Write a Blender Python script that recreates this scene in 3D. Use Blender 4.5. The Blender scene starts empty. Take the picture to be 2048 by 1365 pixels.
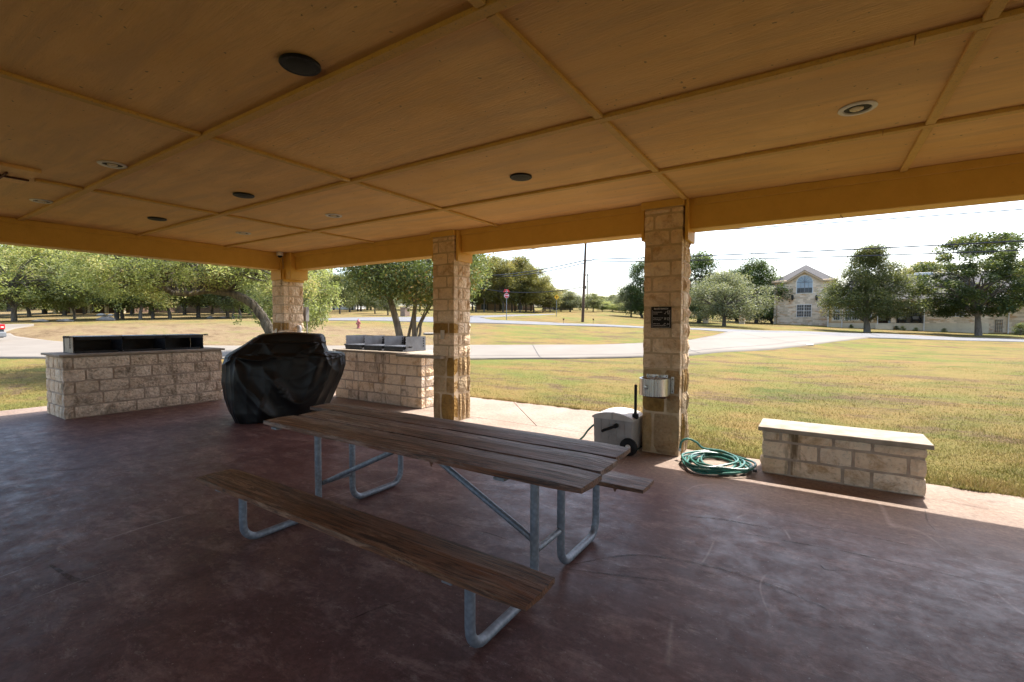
import bpy, bmesh, math, random
import numpy as np
from mathutils import Vector, Matrix
R = math.radians
SC = bpy.context.scene
COL = SC.collection
rng = random.Random(7)
NR = np.random.default_rng(11)

# ------------------------------------------------------------------ camera, light, exposure
YAW, PITCH, ROLL, FPX = 0.577816, 0.038419, 0.002721, 932.203
EYE = 1.42
CAM = np.array([0, 0, EYE])
cF = np.array([-math.sin(YAW)*math.cos(PITCH), math.cos(YAW)*math.cos(PITCH), -math.sin(PITCH)])
cR = np.array([math.cos(YAW), math.sin(YAW), 0.0])
cU = np.cross(cR, cF)
cR2 = cR*math.cos(ROLL) + cU*math.sin(ROLL)
cU2 = -cR*math.sin(ROLL) + cU*math.cos(ROLL)
cam_d = bpy.data.cameras.new('camera')
cam_d.sensor_fit = 'HORIZONTAL'; cam_d.sensor_width = 36; cam_d.lens = FPX/2048*36
cam_d.clip_start = 0.05; cam_d.clip_end = 4000
cam = bpy.data.objects.new('camera', cam_d); COL.objects.link(cam)
M3 = Matrix((tuple(cR2), tuple(cU2), tuple(-cF))).transposed().to_4x4()
M3.translation = Vector((0, 0, EYE)); cam.matrix_world = M3
SC.camera = cam

SUN_EL, SUN_AZ = R(58.5), R(15)
world = bpy.data.worlds.new("World"); SC.world = world; world.use_nodes = True
wn = world.node_tree; wn.nodes.clear()
sky = wn.nodes.new('ShaderNodeTexSky'); sky.sky_type = 'NISHITA'; sky.sun_disc = False
sky.sun_elevation = SUN_EL; sky.sun_rotation = SUN_AZ; sky.air_density = 1.0; sky.dust_density = 3.0; sky.ozone_density = 1.0
bg = wn.nodes.new('ShaderNodeBackground'); bg.inputs['Strength'].default_value = 0.145
wo = wn.nodes.new('ShaderNodeOutputWorld')
wn.links.new(sky.outputs[0], bg.inputs['Color']); wn.links.new(bg.outputs[0], wo.inputs['Surface'])
sd = bpy.data.lights.new('sun', 'SUN'); sd.energy = 3.05; sd.angle = R(0.5); sd.color = (1.0, 0.95, 0.87)
sun = bpy.data.objects.new('sun', sd); COL.objects.link(sun)
sv = Vector((math.sin(SUN_AZ)*math.cos(SUN_EL), math.cos(SUN_AZ)*math.cos(SUN_EL), math.sin(SUN_EL)))
sun.rotation_euler = (-sv).to_track_quat('-Z', 'Y').to_euler(); sun.location = (0, 0, 50)
SC.view_settings.view_transform = 'Standard'; SC.view_settings.look = 'None'
SC.view_settings.gamma = 1.0; SC.view_settings.exposure = 1.75
SC.render.engine = 'CYCLES'
SC.cycles.use_denoising = True
SC.cycles.max_bounces = 12; SC.cycles.diffuse_bounces = 9; SC.cycles.transparent_max_bounces = 6
SC.cycles.caustics_reflective = False; SC.cycles.caustics_refractive = False
SC.cycles.use_adaptive_sampling = False

# ------------------------------------------------------------------ survey helpers: photo point -> place
Fh = np.array([-math.sin(YAW), math.cos(YAW), 0.0]); Rh = cR
def ray(u, v): return cF + cR2*(u-1024)/FPX - cU2*(v-682.5)/FPX
def at(u, v, d):            # point at forward depth d
    r = ray(u, v); return CAM + r*d/float(r@Fh)
def atY(u, v, Y): r = ray(u, v); return CAM + r*Y/r[1]
def atX(u, v, X): r = ray(u, v); return CAM + r*X/r[0]
def atZ(u, v, z): r = ray(u, v); return CAM + r*(z-EYE)/r[2]

# ------------------------------------------------------------------ terrain
PROF = {
 -300: [(27,690),(36,655),(50,640),(90,618),(160,612),(1500,616)],
 0:    [(28,680),(36,650),(45,643),(60,633),(90,620),(160,612),(1500,616)],
 150:  [(24,692),(27,683),(31,662),(35,648),(39,644),(50,636),(65,626),(100,618),(160,612),(1500,616)],
 450:  [(24.5,694),(28,679),(32,656),(36,644),(45,638),(65,627),(100,620),(160,612),(1500,616)],
 700:  [(24.5,694),(28,680),(32,662),(36,651),(40,643),(50,635),(70,627),(100,620),(160,612),(1500,616)],
 950:  [(24.5,692),(30,671),(36,655),(41,647),(50,636),(70,627),(100,620),(160,613),(1500,617)],
 1165: [(24.5,691),(29,676),(34,664),(40,652),(46,647.5),(60,636),(90,624),(160,614),(1500,617)],
 1380: [(25,683),(34,663),(37,660),(41,657),(50,650.5),(60,645),(100,634),(160,622),(1500,620)],
 1560: [(24,697),(34,668),(38,664.5),(43,661.5),(52,655),(60,649),(75,646),(100,640),(160,628),(1500,622)],
 1735: [(26,697),(33,680),(35,677),(40.5,668),(46,665),(52,659.5),(62,652),(100,642),(160,630),(1500,624)],
 1958: [(27,699),(33,684),(38,677),(44,671.5),(50,666),(60,658),(100,645),(160,632),(1500,624)],
 2300: [(27,699),(33,690),(38,683),(44,677),(50,670),(60,660),(100,645),(160,632),(1500,624)],
}
PU = sorted(PROF)
PT = []
for _u in PU:
    ds = [0, 19.5]; zs = [-0.035, -0.02]
    for d_, v_ in PROF[_u]:
        ds.append(d_); zs.append(float(at(_u, v_, d_)[2]))
    PT.append((np.array(ds), np.array(zs)))
def ter(x, y):
    x = np.asarray(x, float); y = np.asarray(y, float); shp = x.shape
    x = x.ravel(); y = y.ravel()
    d = x*Fh[0] + y*Fh[1]; l = x*Rh[0] + y*Rh[1]
    dd = np.maximum(d, 1.0); u = np.clip(1024 + FPX*l/dd, PU[0], PU[-1]-1e-6)
    Z = np.stack([np.interp(d, a, b) for a, b in PT])
    i = np.clip(np.searchsorted(PU, u, side='right')-1, 0, len(PU)-2)
    pu = np.array(PU, float); t = (u-pu[i])/(pu[i+1]-pu[i]); t = t*t*(3-2*t)
    k = np.arange(len(x)); z = Z[i, k]*(1-t) + Z[i+1, k]*t
    z = np.where(d < 19.5, -0.035 + 0.015*np.clip(d/19.5, 0, 1), z)
    return z.reshape(shp)
def terf(x, y): return float(ter(np.array([x]), np.array([y]))[0])
def hit(u, v, d0=6.0):      # march the ray to the terrain
    r = ray(u, v); r = r/float(r@Fh)
    ds = np.concatenate([np.arange(d0, 60, .1), np.arange(60, 400, .5)])
    P = CAM[None] + r[None]*ds[:, None]
    g = P[:, 2] - ter(P[:, 0], P[:, 1])
    k = np.argmax(g < 0)
    if g[k] >= 0: k = len(ds)-1
    if k == 0: return P[0]
    t = g[k-1]/(g[k-1]-g[k]); return P[k-1]*(1-t) + P[k]*t
def ground(u, d):
    p = at(u, 650, d); return np.array([p[0], p[1], terf(p[0], p[1])])

# ------------------------------------------------------------------ materials
def newmat(name):
    m = bpy.data.materials.new(name); m.use_nodes = True
    nt = m.node_tree; nt.nodes.clear()
    o = nt.nodes.new('ShaderNodeOutputMaterial'); b = nt.nodes.new('ShaderNodeBsdfPrincipled')
    nt.links.new(b.outputs[0], o.inputs[0]); return m, nt, b, o
class N:
    def __init__(s, nt): s.nt = nt
    def n(s, t, **k):
        x = s.nt.nodes.new(t)
        for a, b in k.items():
            setattr(x, a, b)
        return x
    def L(s, a, b): s.nt.links.new(a, b)
    def pos(s, scale=(1,1,1), obj=False, rand=False):
        g = s.n('ShaderNodeTexCoord').outputs['Object'] if obj else s.n('ShaderNodeNewGeometry').outputs['Position']
        if rand:
            a = s.n('ShaderNodeVectorMath', operation='ADD'); oi = s.n('ShaderNodeObjectInfo')
            ml = s.n('ShaderNodeMath', operation='MULTIPLY'); ml.inputs[1].default_value = 37.0
            s.L(oi.outputs['Random'], ml.inputs[0]); s.L(g, a.inputs[0]); s.L(ml.outputs[0], a.inputs[1]); g = a.outputs[0]
        m = s.n('ShaderNodeVectorMath', operation='MULTIPLY'); m.inputs[1].default_value = scale
        s.L(g, m.inputs[0]); return m.outputs[0]
    def noise(s, vec, scale, detail=4, rough=.55, dist=0):
        x = s.n('ShaderNodeTexNoise'); x.inputs['Scale'].default_value = scale; x.inputs['Detail'].default_value = detail
        x.inputs['Roughness'].default_value = rough; x.inputs['Distortion'].default_value = dist
        s.L(vec, x.inputs['Vector']); return x.outputs['Fac']
    def ramp(s, fac, stops):
        x = s.n('ShaderNodeValToRGB'); e = x.color_ramp.elements
        while len(e) < len(stops): e.new(.5)
        for q, (p, c) in zip(e, stops):
            q.position = p; q.color = (c, c, c, 1) if isinstance(c, (int, float)) else (*c, 1)
        s.L(fac, x.inputs[0]); return x.outputs[0]
    def mix(s, fac, a, b, mode='MIX'):
        x = s.n('ShaderNodeMix', data_type='RGBA', blend_type=mode)
        for v, i in ((fac, 0), (a, 6), (b, 7)):
            if isinstance(v, (int, float)): x.inputs[i].default_value = v if i == 0 else (v, v, v, 1)
            elif isinstance(v, tuple): x.inputs[i].default_value = (*v, 1)
            else: s.L(v, x.inputs[i])
        return x.outputs[2]
    def bump(s, b, h, strength=.3, dist=.01, prev=None):
        x = s.n('ShaderNodeBump'); x.inputs['Strength'].default_value = strength; x.inputs['Distance'].default_value = dist
        s.L(h, x.inputs['Height'])
        if prev: s.L(prev, x.inputs['Normal'])
        if b is not None: s.L(x.outputs[0], b.inputs['Normal'])
        return x.outputs[0]
    def math(s, op, a, b=0.0, clamp=False):
        x = s.n('ShaderNodeMath', operation=op); x.use_clamp = clamp
        for i, v in enumerate((a, b)):
            if isinstance(v, (int, float)): x.inputs[i].default_value = v
            else: s.L(v, x.inputs[i])
        return x.outputs[0]
MATS = {}
def simple(name, c, c2=None, rough=.6, metal=0, scale=6, bump=.15, bdist=.004, bscale=None, spec=None, stretch=(1,1,1), rand=False, detail=5):
    m, nt, b, o = newmat(name); n = N(nt)
    p = n.pos(stretch, rand=rand)
    if c2 is None: c2 = tuple(x*.75 for x in c)
    f = n.noise(p, scale, detail, .6)
    n.L(n.ramp(f, [(.33, c2), (.62, c)]), b.inputs['Base Color'])
    b.inputs['Roughness'].default_value = rough; b.inputs['Metallic'].default_value = metal
    if spec is not None: b.inputs['Specular IOR Level'].default_value = spec
    rr = n.ramp(n.noise(p, scale*2.3, 3), [(.3, max(0, rough-.12)), (.7, min(1, rough+.1))]); n.L(rr, b.inputs['Roughness'])
    if bump: n.bump(b, n.noise(p, bscale or scale*6, 5, .65), bump, bdist)
    MATS[name] = m; return m

def limestone(name, tints, stain=(.16,.09,.035), stain_amt=.5, bs=.8, dark=(.10,.08,.05)):
    m, nt, b, o = newmat(name); n = N(nt); p = n.pos(rand=True)
    oi = n.n('ShaderNodeObjectInfo').outputs['Random']
    k = len(tints); cr = n.ramp(oi, [(i/(k-1), t) for i, t in enumerate(tints)])
    nt.nodes[-1]
    f = n.noise(p, 9, 6, .65)
    c = n.mix(n.ramp(f, [(.35, 0.0), (.7, .55)]), cr, tuple(min(1, x*1.18) for x in tints[0]))
    st = n.ramp(n.noise(p, 4.2, 7, .75, .6), [(.50, 0.0), (.66, stain_amt)])
    c = n.mix(st, c, stain)
    sk = n.ramp(n.noise(n.pos((4.5,4.5,.55)), 1.0, 5, .65, .3), [(.585, 0.0), (.68, stain_amt*1.2)]); c = n.mix(sk, c, (.15,.10,.05))
    gr = n.ramp(n.noise(p, 38, 5, .75), [(.54, 0.0), (.70, .42)])
    c = n.mix(gr, c, dark)
    n.L(c, b.inputs['Base Color']); b.inputs['Roughness'].default_value = .92; b.inputs['Specular IOR Level'].default_value = .2
    h = n.noise(p, 14, 8, .72)
    v = n.n('ShaderNodeTexVoronoi'); v.inputs['Scale'].default_value = 26; n.L(p, v.inputs['Vector'])
    h2 = n.mix(.35, h, v.outputs['Distance'])
    n.bump(b, h2, bs, .07)
    MATS[name] = m; return m
limestone('limestone', [(.86,.69,.50), (.70,.52,.34), (.88,.74,.57), (.66,.50,.34), (.82,.63,.44), (.74,.52,.31)], stain=(.42,.23,.09), stain_amt=.75)
limestone('limestone_soot', [(.80,.65,.50), (.62,.48,.34), (.76,.61,.46), (.56,.42,.29), (.82,.68,.53)], stain=(.13,.095,.06), stain_amt=.75)
limestone('brown_stone', [(.42,.31,.18), (.44,.27,.10), (.52,.42,.29), (.36,.24,.13), (.50,.32,.13), (.46,.36,.25)], stain=(.20,.10,.03), stain_amt=.6)
limestone('ochre_stone', [(.33,.19,.05), (.29,.17,.055)], stain=(.17,.08,.02), stain_amt=.7)
simple('mortar', (.48,.38,.29), (.32,.24,.17), rough=.95, scale=12, bump=.4)
simple('mortar_tan', (.56,.42,.27), (.42,.31,.19), rough=.95, scale=12, bump=.4)
simple('cap_stone', (.34,.285,.22), (.22,.18,.13), rough=.85, scale=7, bump=.3)

# painted ceiling board with pressed wood grain
m, nt, b, o = newmat('ceiling_paint'); n = N(nt)
p = n.pos((1, 9, 9), rand=True); p2 = n.pos((1,1,1))
c = n.ramp(n.noise(p2, 1.3, 4, .6, .8), [(.3, (.78,.47,.165)), (.7, (.88,.57,.235))])
c = n.mix(n.ramp(n.noise(n.pos((.45, 3.2, 1), rand=True), 1.7, 7, .7, .6), [(.44, 0.0), (.62, .75)]), c, (.66,.42,.19))
pv = n.ramp(n.n('ShaderNodeObjectInfo').outputs['Random'], [(0.0, .90), (1.0, 1.06)]); c = n.mix(1.0, c, pv, 'MULTIPLY')
c = n.mix(n.ramp(n.noise(p2, 30, 2, .4), [(.72, 0.0), (.75, .7)]), c, (.22,.13,.06))
n.L(c, b.inputs['Base Color']); b.inputs['Roughness'].default_value = .62; b.inputs['Specular IOR Level'].default_value = .3
n.bump(b, n.noise(p, 9, 6, .7, .35), .9, .012); MATS['ceiling_paint'] = m
m, nt, b, o = newmat('trim_paint'); n = N(nt)
c = n.ramp(n.noise(n.pos((1,1,1)), 5, 5, .7), [(.3, (.60,.35,.065)), (.7, (.68,.405,.085))])
c = n.mix(n.ramp(n.noise(n.pos(), 60, 3, .6), [(.62, 0.0), (.72, .35)]), c, (.26,.16,.07))
n.L(c, b.inputs['Base Color']); b.inputs['Roughness'].default_value = .6
n.bump(b, n.noise(n.pos(), 55, 4, .7), .35, .003); MATS['trim_paint'] = m
m, nt, b, o = newmat('batten_paint'); n = N(nt)
c = n.ramp(n.noise(n.pos(), 5, 5, .7), [(.3, (.56,.34,.08)), (.7, (.66,.42,.12))])
c = n.mix(n.ramp(n.noise(n.pos(), 75, 4, .7), [(.55, 0.0), (.66, .55)]), c, (.27,.18,.10))
n.L(c, b.inputs['Base Color']); b.inputs['Roughness'].default_value = .7
n.bump(b, n.noise(n.pos(), 80, 4, .7), .8, .004); MATS['batten_paint'] = m

# stained concrete slab
m, nt, b, o = newmat('stained_concrete'); n = N(nt)
p = n.pos(); sep = n.n('ShaderNodeSeparateXYZ'); n.L(p, sep.inputs[0])
base = n.ramp(n.noise(p, 1.6, 8, .72, .5), [(.3, (.078,.036,.032)), (.48, (.11,.052,.045)), (.6, (.145,.075,.064)), (.72, (.11,.052,.044))])
worn = n.ramp(n.noise(n.pos((.8,1.8,1)), 2.6, 9, .8, .4), [(.50, 0.0), (.62, .5)])
c = n.mix(worn, base, (.31,.20,.17))
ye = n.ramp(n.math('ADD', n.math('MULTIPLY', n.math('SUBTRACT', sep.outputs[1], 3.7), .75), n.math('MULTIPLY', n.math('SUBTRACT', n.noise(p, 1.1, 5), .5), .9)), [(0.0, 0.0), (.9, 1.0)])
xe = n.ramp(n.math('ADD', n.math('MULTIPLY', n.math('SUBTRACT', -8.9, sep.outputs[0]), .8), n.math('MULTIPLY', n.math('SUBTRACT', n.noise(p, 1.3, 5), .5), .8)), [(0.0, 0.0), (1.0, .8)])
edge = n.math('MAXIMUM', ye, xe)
paler = n.ramp(n.noise(p, 1.5, 7, .7), [(.3, (.23,.165,.125)), (.7, (.31,.25,.205))])  # slab colour turns paler towards its front and left edges
c = n.mix(edge, c, paler)
spots = n.ramp(n.noise(n.pos((1,2.2,1)), 5, 7, .8), [(.57, 0.0), (.70, .5)]); c = n.mix(spots, c, (.42,.34,.29))
drk = n.ramp(n.noise(n.pos((1,2.2,1)), 2.4, 8, .78, .6), [(.56, 0.0), (.68, .5)]); c = n.mix(drk, c, (.075,.04,.038))
# scuffs: thin contour lines of a stretched noise, broken up
nf = n.noise(n.pos((.10,.75,1)), 1.5, 2, .4, .3)
ln = n.ramp(n.math('ABSOLUTE', n.math('SUBTRACT', nf, .52)), [(0.0, 1.0), (.0045, 0.0)])

nf2 = n.noise(n.pos((.5,.16,1)), 1.9, 2, .4, .2)
ln2 = n.ramp(n.math('ABSOLUTE', n.math('SUBTRACT', nf2, .47)), [(0.0, .8), (.0025, 0.0)])
ln2 = n.math('MULTIPLY', ln2, n.ramp(n.noise(p, 1.3, 3), [(.5, 0.0), (.58, .6)])); c = n.mix(ln2, c, (.42,.34,.30))
n.L(c, b.inputs['Base Color'])
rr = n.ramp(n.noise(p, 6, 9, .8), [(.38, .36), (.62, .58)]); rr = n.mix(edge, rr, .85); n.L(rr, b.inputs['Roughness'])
b.inputs['Specular IOR Level'].default_value = .22
grit = n.ramp(n.noise(p, 26, 9, .85), [(.40, .72), (.52, 1.0), (.64, 1.28)]); c = n.mix(1.0, c, grit, 'MULTIPLY'); pk = n.ramp(n.noise(p, 60, 3, .5), [(.70, 0.0), (.74, .6)]); c = n.mix(pk, c, (.45,.40,.36)); n.L(c, b.inputs['Base Color'])
h = n.bump(None, n.noise(p, 22, 7, .75), .16, .006); n.bump(b, n.noise(p, 130, 4, .7), .2, .002, prev=h); MATS['stained_concrete'] = m

m, nt, b, o = newmat('drive_concrete'); n = N(nt); p = n.pos()
c = n.ramp(n.noise(p, .5, 6, .7), [(.3, (.155,.133,.106)), (.7, (.19,.167,.136))])
c = n.mix(n.ramp(n.noise(n.pos((.4,2,1)), 1.2, 6, .75), [(.55, 0.0), (.8, .5)]), c, (.14,.112,.088))
n.L(c, b.inputs['Base Color']); b.inputs['Roughness'].default_value = .9; MATS['drive_concrete'] = m
simple('asphalt', (.145,.143,.145), (.11,.109,.112), rough=.9, scale=2.5, bump=.3, bscale=60)

simple('asphalt_seal', (.06,.055,.05), (.03,.03,.03), rough=.9, scale=4, bump=0)
# lawn
def grassmat(name, blade):
    m, nt, b, o = newmat(name); n = N(nt); p = n.pos()
    at_ = n.n('ShaderNodeAttribute', attribute_name='dry').outputs['Fac']
    a = n.noise(n.pos((.8,1.2,1)), .42, 6, .7, .5); c = n.ramp(a, [(.34, (.10,.112,.030)), (.43, (.17,.145,.042)), (.53, (.218,.16,.054)), (.64, (.23,.143,.054))])
    g = n.ramp(n.noise(n.pos((.8,1.1,1)), .21, 6, .65, .4), [(.50, 0.0), (.62, .8)]); c = n.mix(g, c, (.13,.155,.035))
    br = n.ramp(n.noise(n.pos((.7,1.4,1)), .5, 9, .8, .3), [(.52, 0.0), (.58, .85)]); c = n.mix(br, c, (.13,.085,.05))
    dr = n.ramp(n.noise(n.pos((.5,1,3)), .8, 9, .8), [(.34, (.11,.074,.041)), (.44, (.175,.12,.068)), (.54, (.24,.175,.10)), (.62, (.165,.15,.055))])
    c = n.mix(at_, c, dr)
    if blade:
        oi = n.n('ShaderNodeAttribute', attribute_name='tint').outputs['Fac']
        c = n.mix(n.ramp(oi, [(0.0, 0.0), (.6, 0.0), (1.0, .8)]), c, (.36,.295,.155))
        c = n.mix(n.ramp(oi, [(0.0, .6), (.35, 0.0)]), c, (.10,.14,.025))
        tr = n.n('ShaderNodeBsdfTranslucent'); n.L(c, tr.inputs[0]); n.L(c, b.inputs['Base Color'])
        ms = n.n('ShaderNodeMixShader'); ms.inputs[0].default_value = .35
        n.L(b.outputs[0], ms.inputs[1]); n.L(tr.outputs[0], ms.inputs[2]); n.L(ms.outputs[0], o.inputs[0])
    else:
        fi = n.ramp(n.noise(p, 30, 5, .8), [(.35, .62), (.65, 1.15)]); c = n.mix(1.0, c, fi, 'MULTIPLY')
        n.L(c, b.inputs['Base Color'])
        h = n.bump(None, n.noise(p, 5, 5, .8), .5, .05); n.bump(b, n.noise(p, 45, 4, .8), .9, .03, prev=h)
    b.inputs['Roughness'].default_value = 1; b.inputs['Specular IOR Level'].default_value = .1
    MATS[name] = m
grassmat('lawn', False); grassmat('grass_blade', True)

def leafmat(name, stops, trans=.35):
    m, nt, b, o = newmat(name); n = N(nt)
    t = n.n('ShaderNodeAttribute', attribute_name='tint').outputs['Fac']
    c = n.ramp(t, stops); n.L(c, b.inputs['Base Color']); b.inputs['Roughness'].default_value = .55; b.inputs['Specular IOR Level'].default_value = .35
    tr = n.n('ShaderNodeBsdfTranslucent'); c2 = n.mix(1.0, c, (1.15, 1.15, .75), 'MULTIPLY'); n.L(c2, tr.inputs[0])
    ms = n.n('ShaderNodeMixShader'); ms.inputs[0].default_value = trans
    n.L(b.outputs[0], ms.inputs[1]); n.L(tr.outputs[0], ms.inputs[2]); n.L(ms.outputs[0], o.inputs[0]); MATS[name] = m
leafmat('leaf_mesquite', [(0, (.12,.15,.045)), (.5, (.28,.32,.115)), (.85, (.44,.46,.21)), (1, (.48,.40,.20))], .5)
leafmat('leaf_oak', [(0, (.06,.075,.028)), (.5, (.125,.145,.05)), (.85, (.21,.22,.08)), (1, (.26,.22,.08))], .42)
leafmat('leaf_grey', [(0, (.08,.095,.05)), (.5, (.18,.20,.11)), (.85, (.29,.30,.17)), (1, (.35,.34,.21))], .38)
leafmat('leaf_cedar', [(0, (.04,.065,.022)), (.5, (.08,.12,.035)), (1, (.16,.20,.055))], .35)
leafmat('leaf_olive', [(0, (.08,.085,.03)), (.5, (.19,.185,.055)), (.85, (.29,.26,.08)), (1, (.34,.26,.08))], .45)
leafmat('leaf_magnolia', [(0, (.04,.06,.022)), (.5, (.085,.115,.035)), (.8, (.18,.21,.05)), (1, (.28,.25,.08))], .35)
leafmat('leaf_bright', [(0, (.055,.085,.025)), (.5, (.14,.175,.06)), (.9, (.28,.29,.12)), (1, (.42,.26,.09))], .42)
simple('bark', (.20,.17,.135), (.09,.075,.058), rough=.95, scale=9, bump=.9, bdist=.03, bscale=16, stretch=(1,1,.25))
simple('bark_pale', (.19,.16,.12), (.045,.035,.027), rough=.95, scale=11, bump=1.0, bdist=.05, bscale=20, stretch=(1,1,.25))
simple('bark_dark', (.12,.10,.08), (.06,.05,.04), rough=.95, scale=9, bump=.6, bdist=.02)

# weathered picnic wood (grain along X)
def woodmat(name, c1, c2, worn, amt):
    m, nt, b, o = newmat(name); n = N(nt)
    pg = n.pos((.55, 11, 11), rand=True); pb = n.pos((.8, 3, 3), rand=True)
    gr = n.noise(pg, 4.5, 7, .72, 1.2)
    c = n.ramp(gr, [(.40, c2), (.55, c1)])
    w = n.math('MULTIPLY', n.ramp(n.noise(pb, 1.3, 6, .7, .4), [(.46, 0.0), (.60, 1.0)]), n.ramp(n.noise(n.pos((.9,9,9), rand=True), 3.2, 9, .85, .6), [(.49, 0.0), (.54, amt)]))
    c = n.mix(w, c, worn)
    kn = n.ramp(n.noise(n.pos((1.2,3,3), rand=True), 2.3, 4, .6), [(.68, 0.0), (.75, .8)]); c = n.mix(kn, c, tuple(x*.4 for x in c2))
    n.L(c, b.inputs['Base Color']); n.L(n.ramp(gr, [(.3, .6), (.7, .38)]), b.inputs['Roughness'])
    n.bump(b, gr, .8, .006); MATS[name] = m
woodmat('picnic_wood', (.15,.058,.026), (.020,.008,.005), (.42,.33,.29), .6)
woodmat('seat_wood', (.17,.064,.022), (.028,.011,.006), (.36,.22,.14), .75)
m, nt, b, o = newmat('galvanised'); n = N(nt); p = n.pos()
v = n.n('ShaderNodeTexVoronoi'); v.inputs['Scale'].default_value = 42; n.L(p, v.inputs['Vector'])
c = n.ramp(v.outputs['Distance'], [(.1, (.25,.275,.31)), (.7, (.17,.19,.22))]); c = n.mix(n.ramp(n.noise(p, 4, 5, .7), [(.66, 0.0), (.74, .5)]), c, (.17,.08,.04))
n.L(c, b.inputs['Base Color']); b.inputs['Metallic'].default_value = .35; b.inputs['Roughness'].default_value = .5
n.bump(b, n.noise(p, 40, 4), .25, .002); MATS['galvanised'] = m
m, nt, b, o = newmat('stainless'); n = N(nt)
f = n.noise(n.pos((60,60,1.0)), 1.5, 3, .6); n.L(n.ramp(f, [(.3, (.42,.41,.39)), (.7, (.62,.60,.57))]), b.inputs['Base Color'])
b.inputs['Metallic'].default_value = 1; n.L(n.ramp(f, [(.3, .2), (.7, .36)]), b.inputs['Roughness']); MATS['stainless'] = m
m, nt, b, o = newmat('black_vinyl'); n = N(nt); p = n.pos()
n.L(n.ramp(n.noise(p, 3, 5), [(.3, (.003,.003,.003)), (.7, (.006,.0055,.0055))]), b.inputs['Base Color'])
b.inputs['Roughness'].default_value = .42; b.inputs['Specular IOR Level'].default_value = .30; n.bump(b, n.noise(p, 7, 3, .5, .5), .25, .012); MATS['black_vinyl'] = m
simple('black_steel', (.022,.022,.024), (.012,.011,.011), rough=.55, metal=.3, scale=10, bump=.3)
simple('grey_steel', (.14,.145,.16), (.10,.10,.11), rough=.5, metal=.3, scale=9, bump=.2)
simple('grate_steel', (.13,.14,.16), (.05,.05,.055), rough=.42, metal=.6, scale=14, bump=.3)
simple('tan_steel', (.42,.36,.27), (.30,.24,.17), rough=.7, scale=9, bump=.2)
simple('grey_plastic', (.34,.325,.31), (.28,.265,.25), rough=.6, scale=5, bump=.25, bscale=120)
simple('grey_lid', (.50,.48,.45), (.42,.40,.37), rough=.6, scale=5, bump=.25, bscale=120)
simple('black_plastic', (.010,.010,.011), (.006,.006,.007), rough=.6, spec=.25, scale=20, bump=.2)
simple('white_plastic', (.70,.69,.66), (.60,.58,.55), rough=.4, scale=8, bump=0)
simple('ivory_plastic', (.55,.47,.35), (.48,.40,.29), rough=.45, scale=8, bump=0)
simple('lamp_lens', (.62,.53,.36), (.55,.46,.30), rough=.3, scale=8, bump=0)
simple('speaker_mesh', (.012,.012,.010), (.006,.006,.005), rough=.6, spec=.2, metal=0, scale=180, bump=.6)
simple('green_hose', (.035,.16,.12), (.02,.11,.085), rough=.35, scale=14, bump=.2, bscale=200)
simple('rust', (.12,.04,.02), (.05,.02,.012), rough=.85, scale=20, bump=.4)
simple('pole_wood', (.11,.065,.04), (.055,.034,.022), rough=.9, scale=6, stretch=(1,1,.15), bump=.5)
simple('cable', (.03,.03,.045), (.02,.02,.03), rough=.6, bump=0)
simple('hydrant_paint', (.42,.13,.12), (.30,.10,.09), rough=.6, scale=8, bump=.2)
simple('house_trim', (.50,.36,.22), (.44,.31,.18), rough=.8, scale=3, bump=0)
simple('stucco', (.68,.59,.43), (.60,.51,.37), rough=.95, scale=2, bump=.2)
simple('stucco_tan', (.55,.37,.18), (.49,.32,.15), rough=.95, scale=2, bump=.2)
simple('white_paint', (.76,.74,.70), (.68,.66,.62), rough=.5, scale=3, bump=0)
simple('dark_metal', (.03,.03,.03), (.02,.02,.02), rough=.5, bump=0)
simple('shingles', (.085,.08,.08), (.05,.048,.048), rough=.95, scale=5, bump=.5, bdist=.02, bscale=9, stretch=(1,1,3))
simple('dark_shingles', (.12,.10,.09), (.07,.06,.055), rough=.95, scale=5, bump=.4)
simple('door_wood', (.07,.03,.018), (.04,.02,.012), rough=.5, bump=0)
simple('boulder', (.24,.22,.19), (.12,.11,.095), rough=.95, scale=4, bump=.6, bdist=.03, bscale=9)
simple('white_rock', (.62,.58,.50), (.45,.41,.35), rough=.95, scale=4, bump=.6, bdist=.03, bscale=9)
simple('car_paint', (.05,.06,.075), (.045,.055,.07), rough=.25, metal=.3, bump=0)
simple('bumper_grey', (.16,.17,.18), (.13,.14,.15), rough=.45, bump=0)
simple('tyre', (.02,.02,.021), (.014,.014,.015), rough=.85, bump=.2)
simple('tail_red', (.55,.015,.02), (.45,.01,.015), rough=.15, bump=0)
simple('sign_red', (.55,.02,.03), (.48,.015,.025), rough=.4, bump=0)
simple('sign_white', (.8,.8,.8), (.75,.75,.75), rough=.4, bump=0)
simple('sign_yellow', (.75,.42,.01), (.68,.37,.01), rough=.4, bump=0)
simple('sign_black', (.008,.007,.007), (.006,.005,.005), rough=.6, spec=.2, bump=0)
simple('letter_paint', (.8,.76,.74), (.75,.72,.70), rough=.6, bump=0)
simple('bucket_blue', (.55,.62,.66), (.5,.56,.6), rough=.5, bump=0)
def glassmat(name, c, c2, rough=.08):
    m, nt, b, o = newmat(name); n = N(nt)
    n.L(n.ramp(n.noise(n.pos(), 1.4, 2), [(.4, c), (.6, c2)]), b.inputs['Base Color']); b.inputs['Roughness'].default_value = rough
    b.inputs['Specular IOR Level'].default_value = .35; MATS[name] = m
glassmat('window_glass', (.03,.04,.048), (.06,.075,.085), .2)
glassmat('window_blind', (.28,.36,.42), (.36,.42,.46), .3)
glassmat('door_glass', (.25,.28,.22), (.35,.38,.30), .2)
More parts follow.
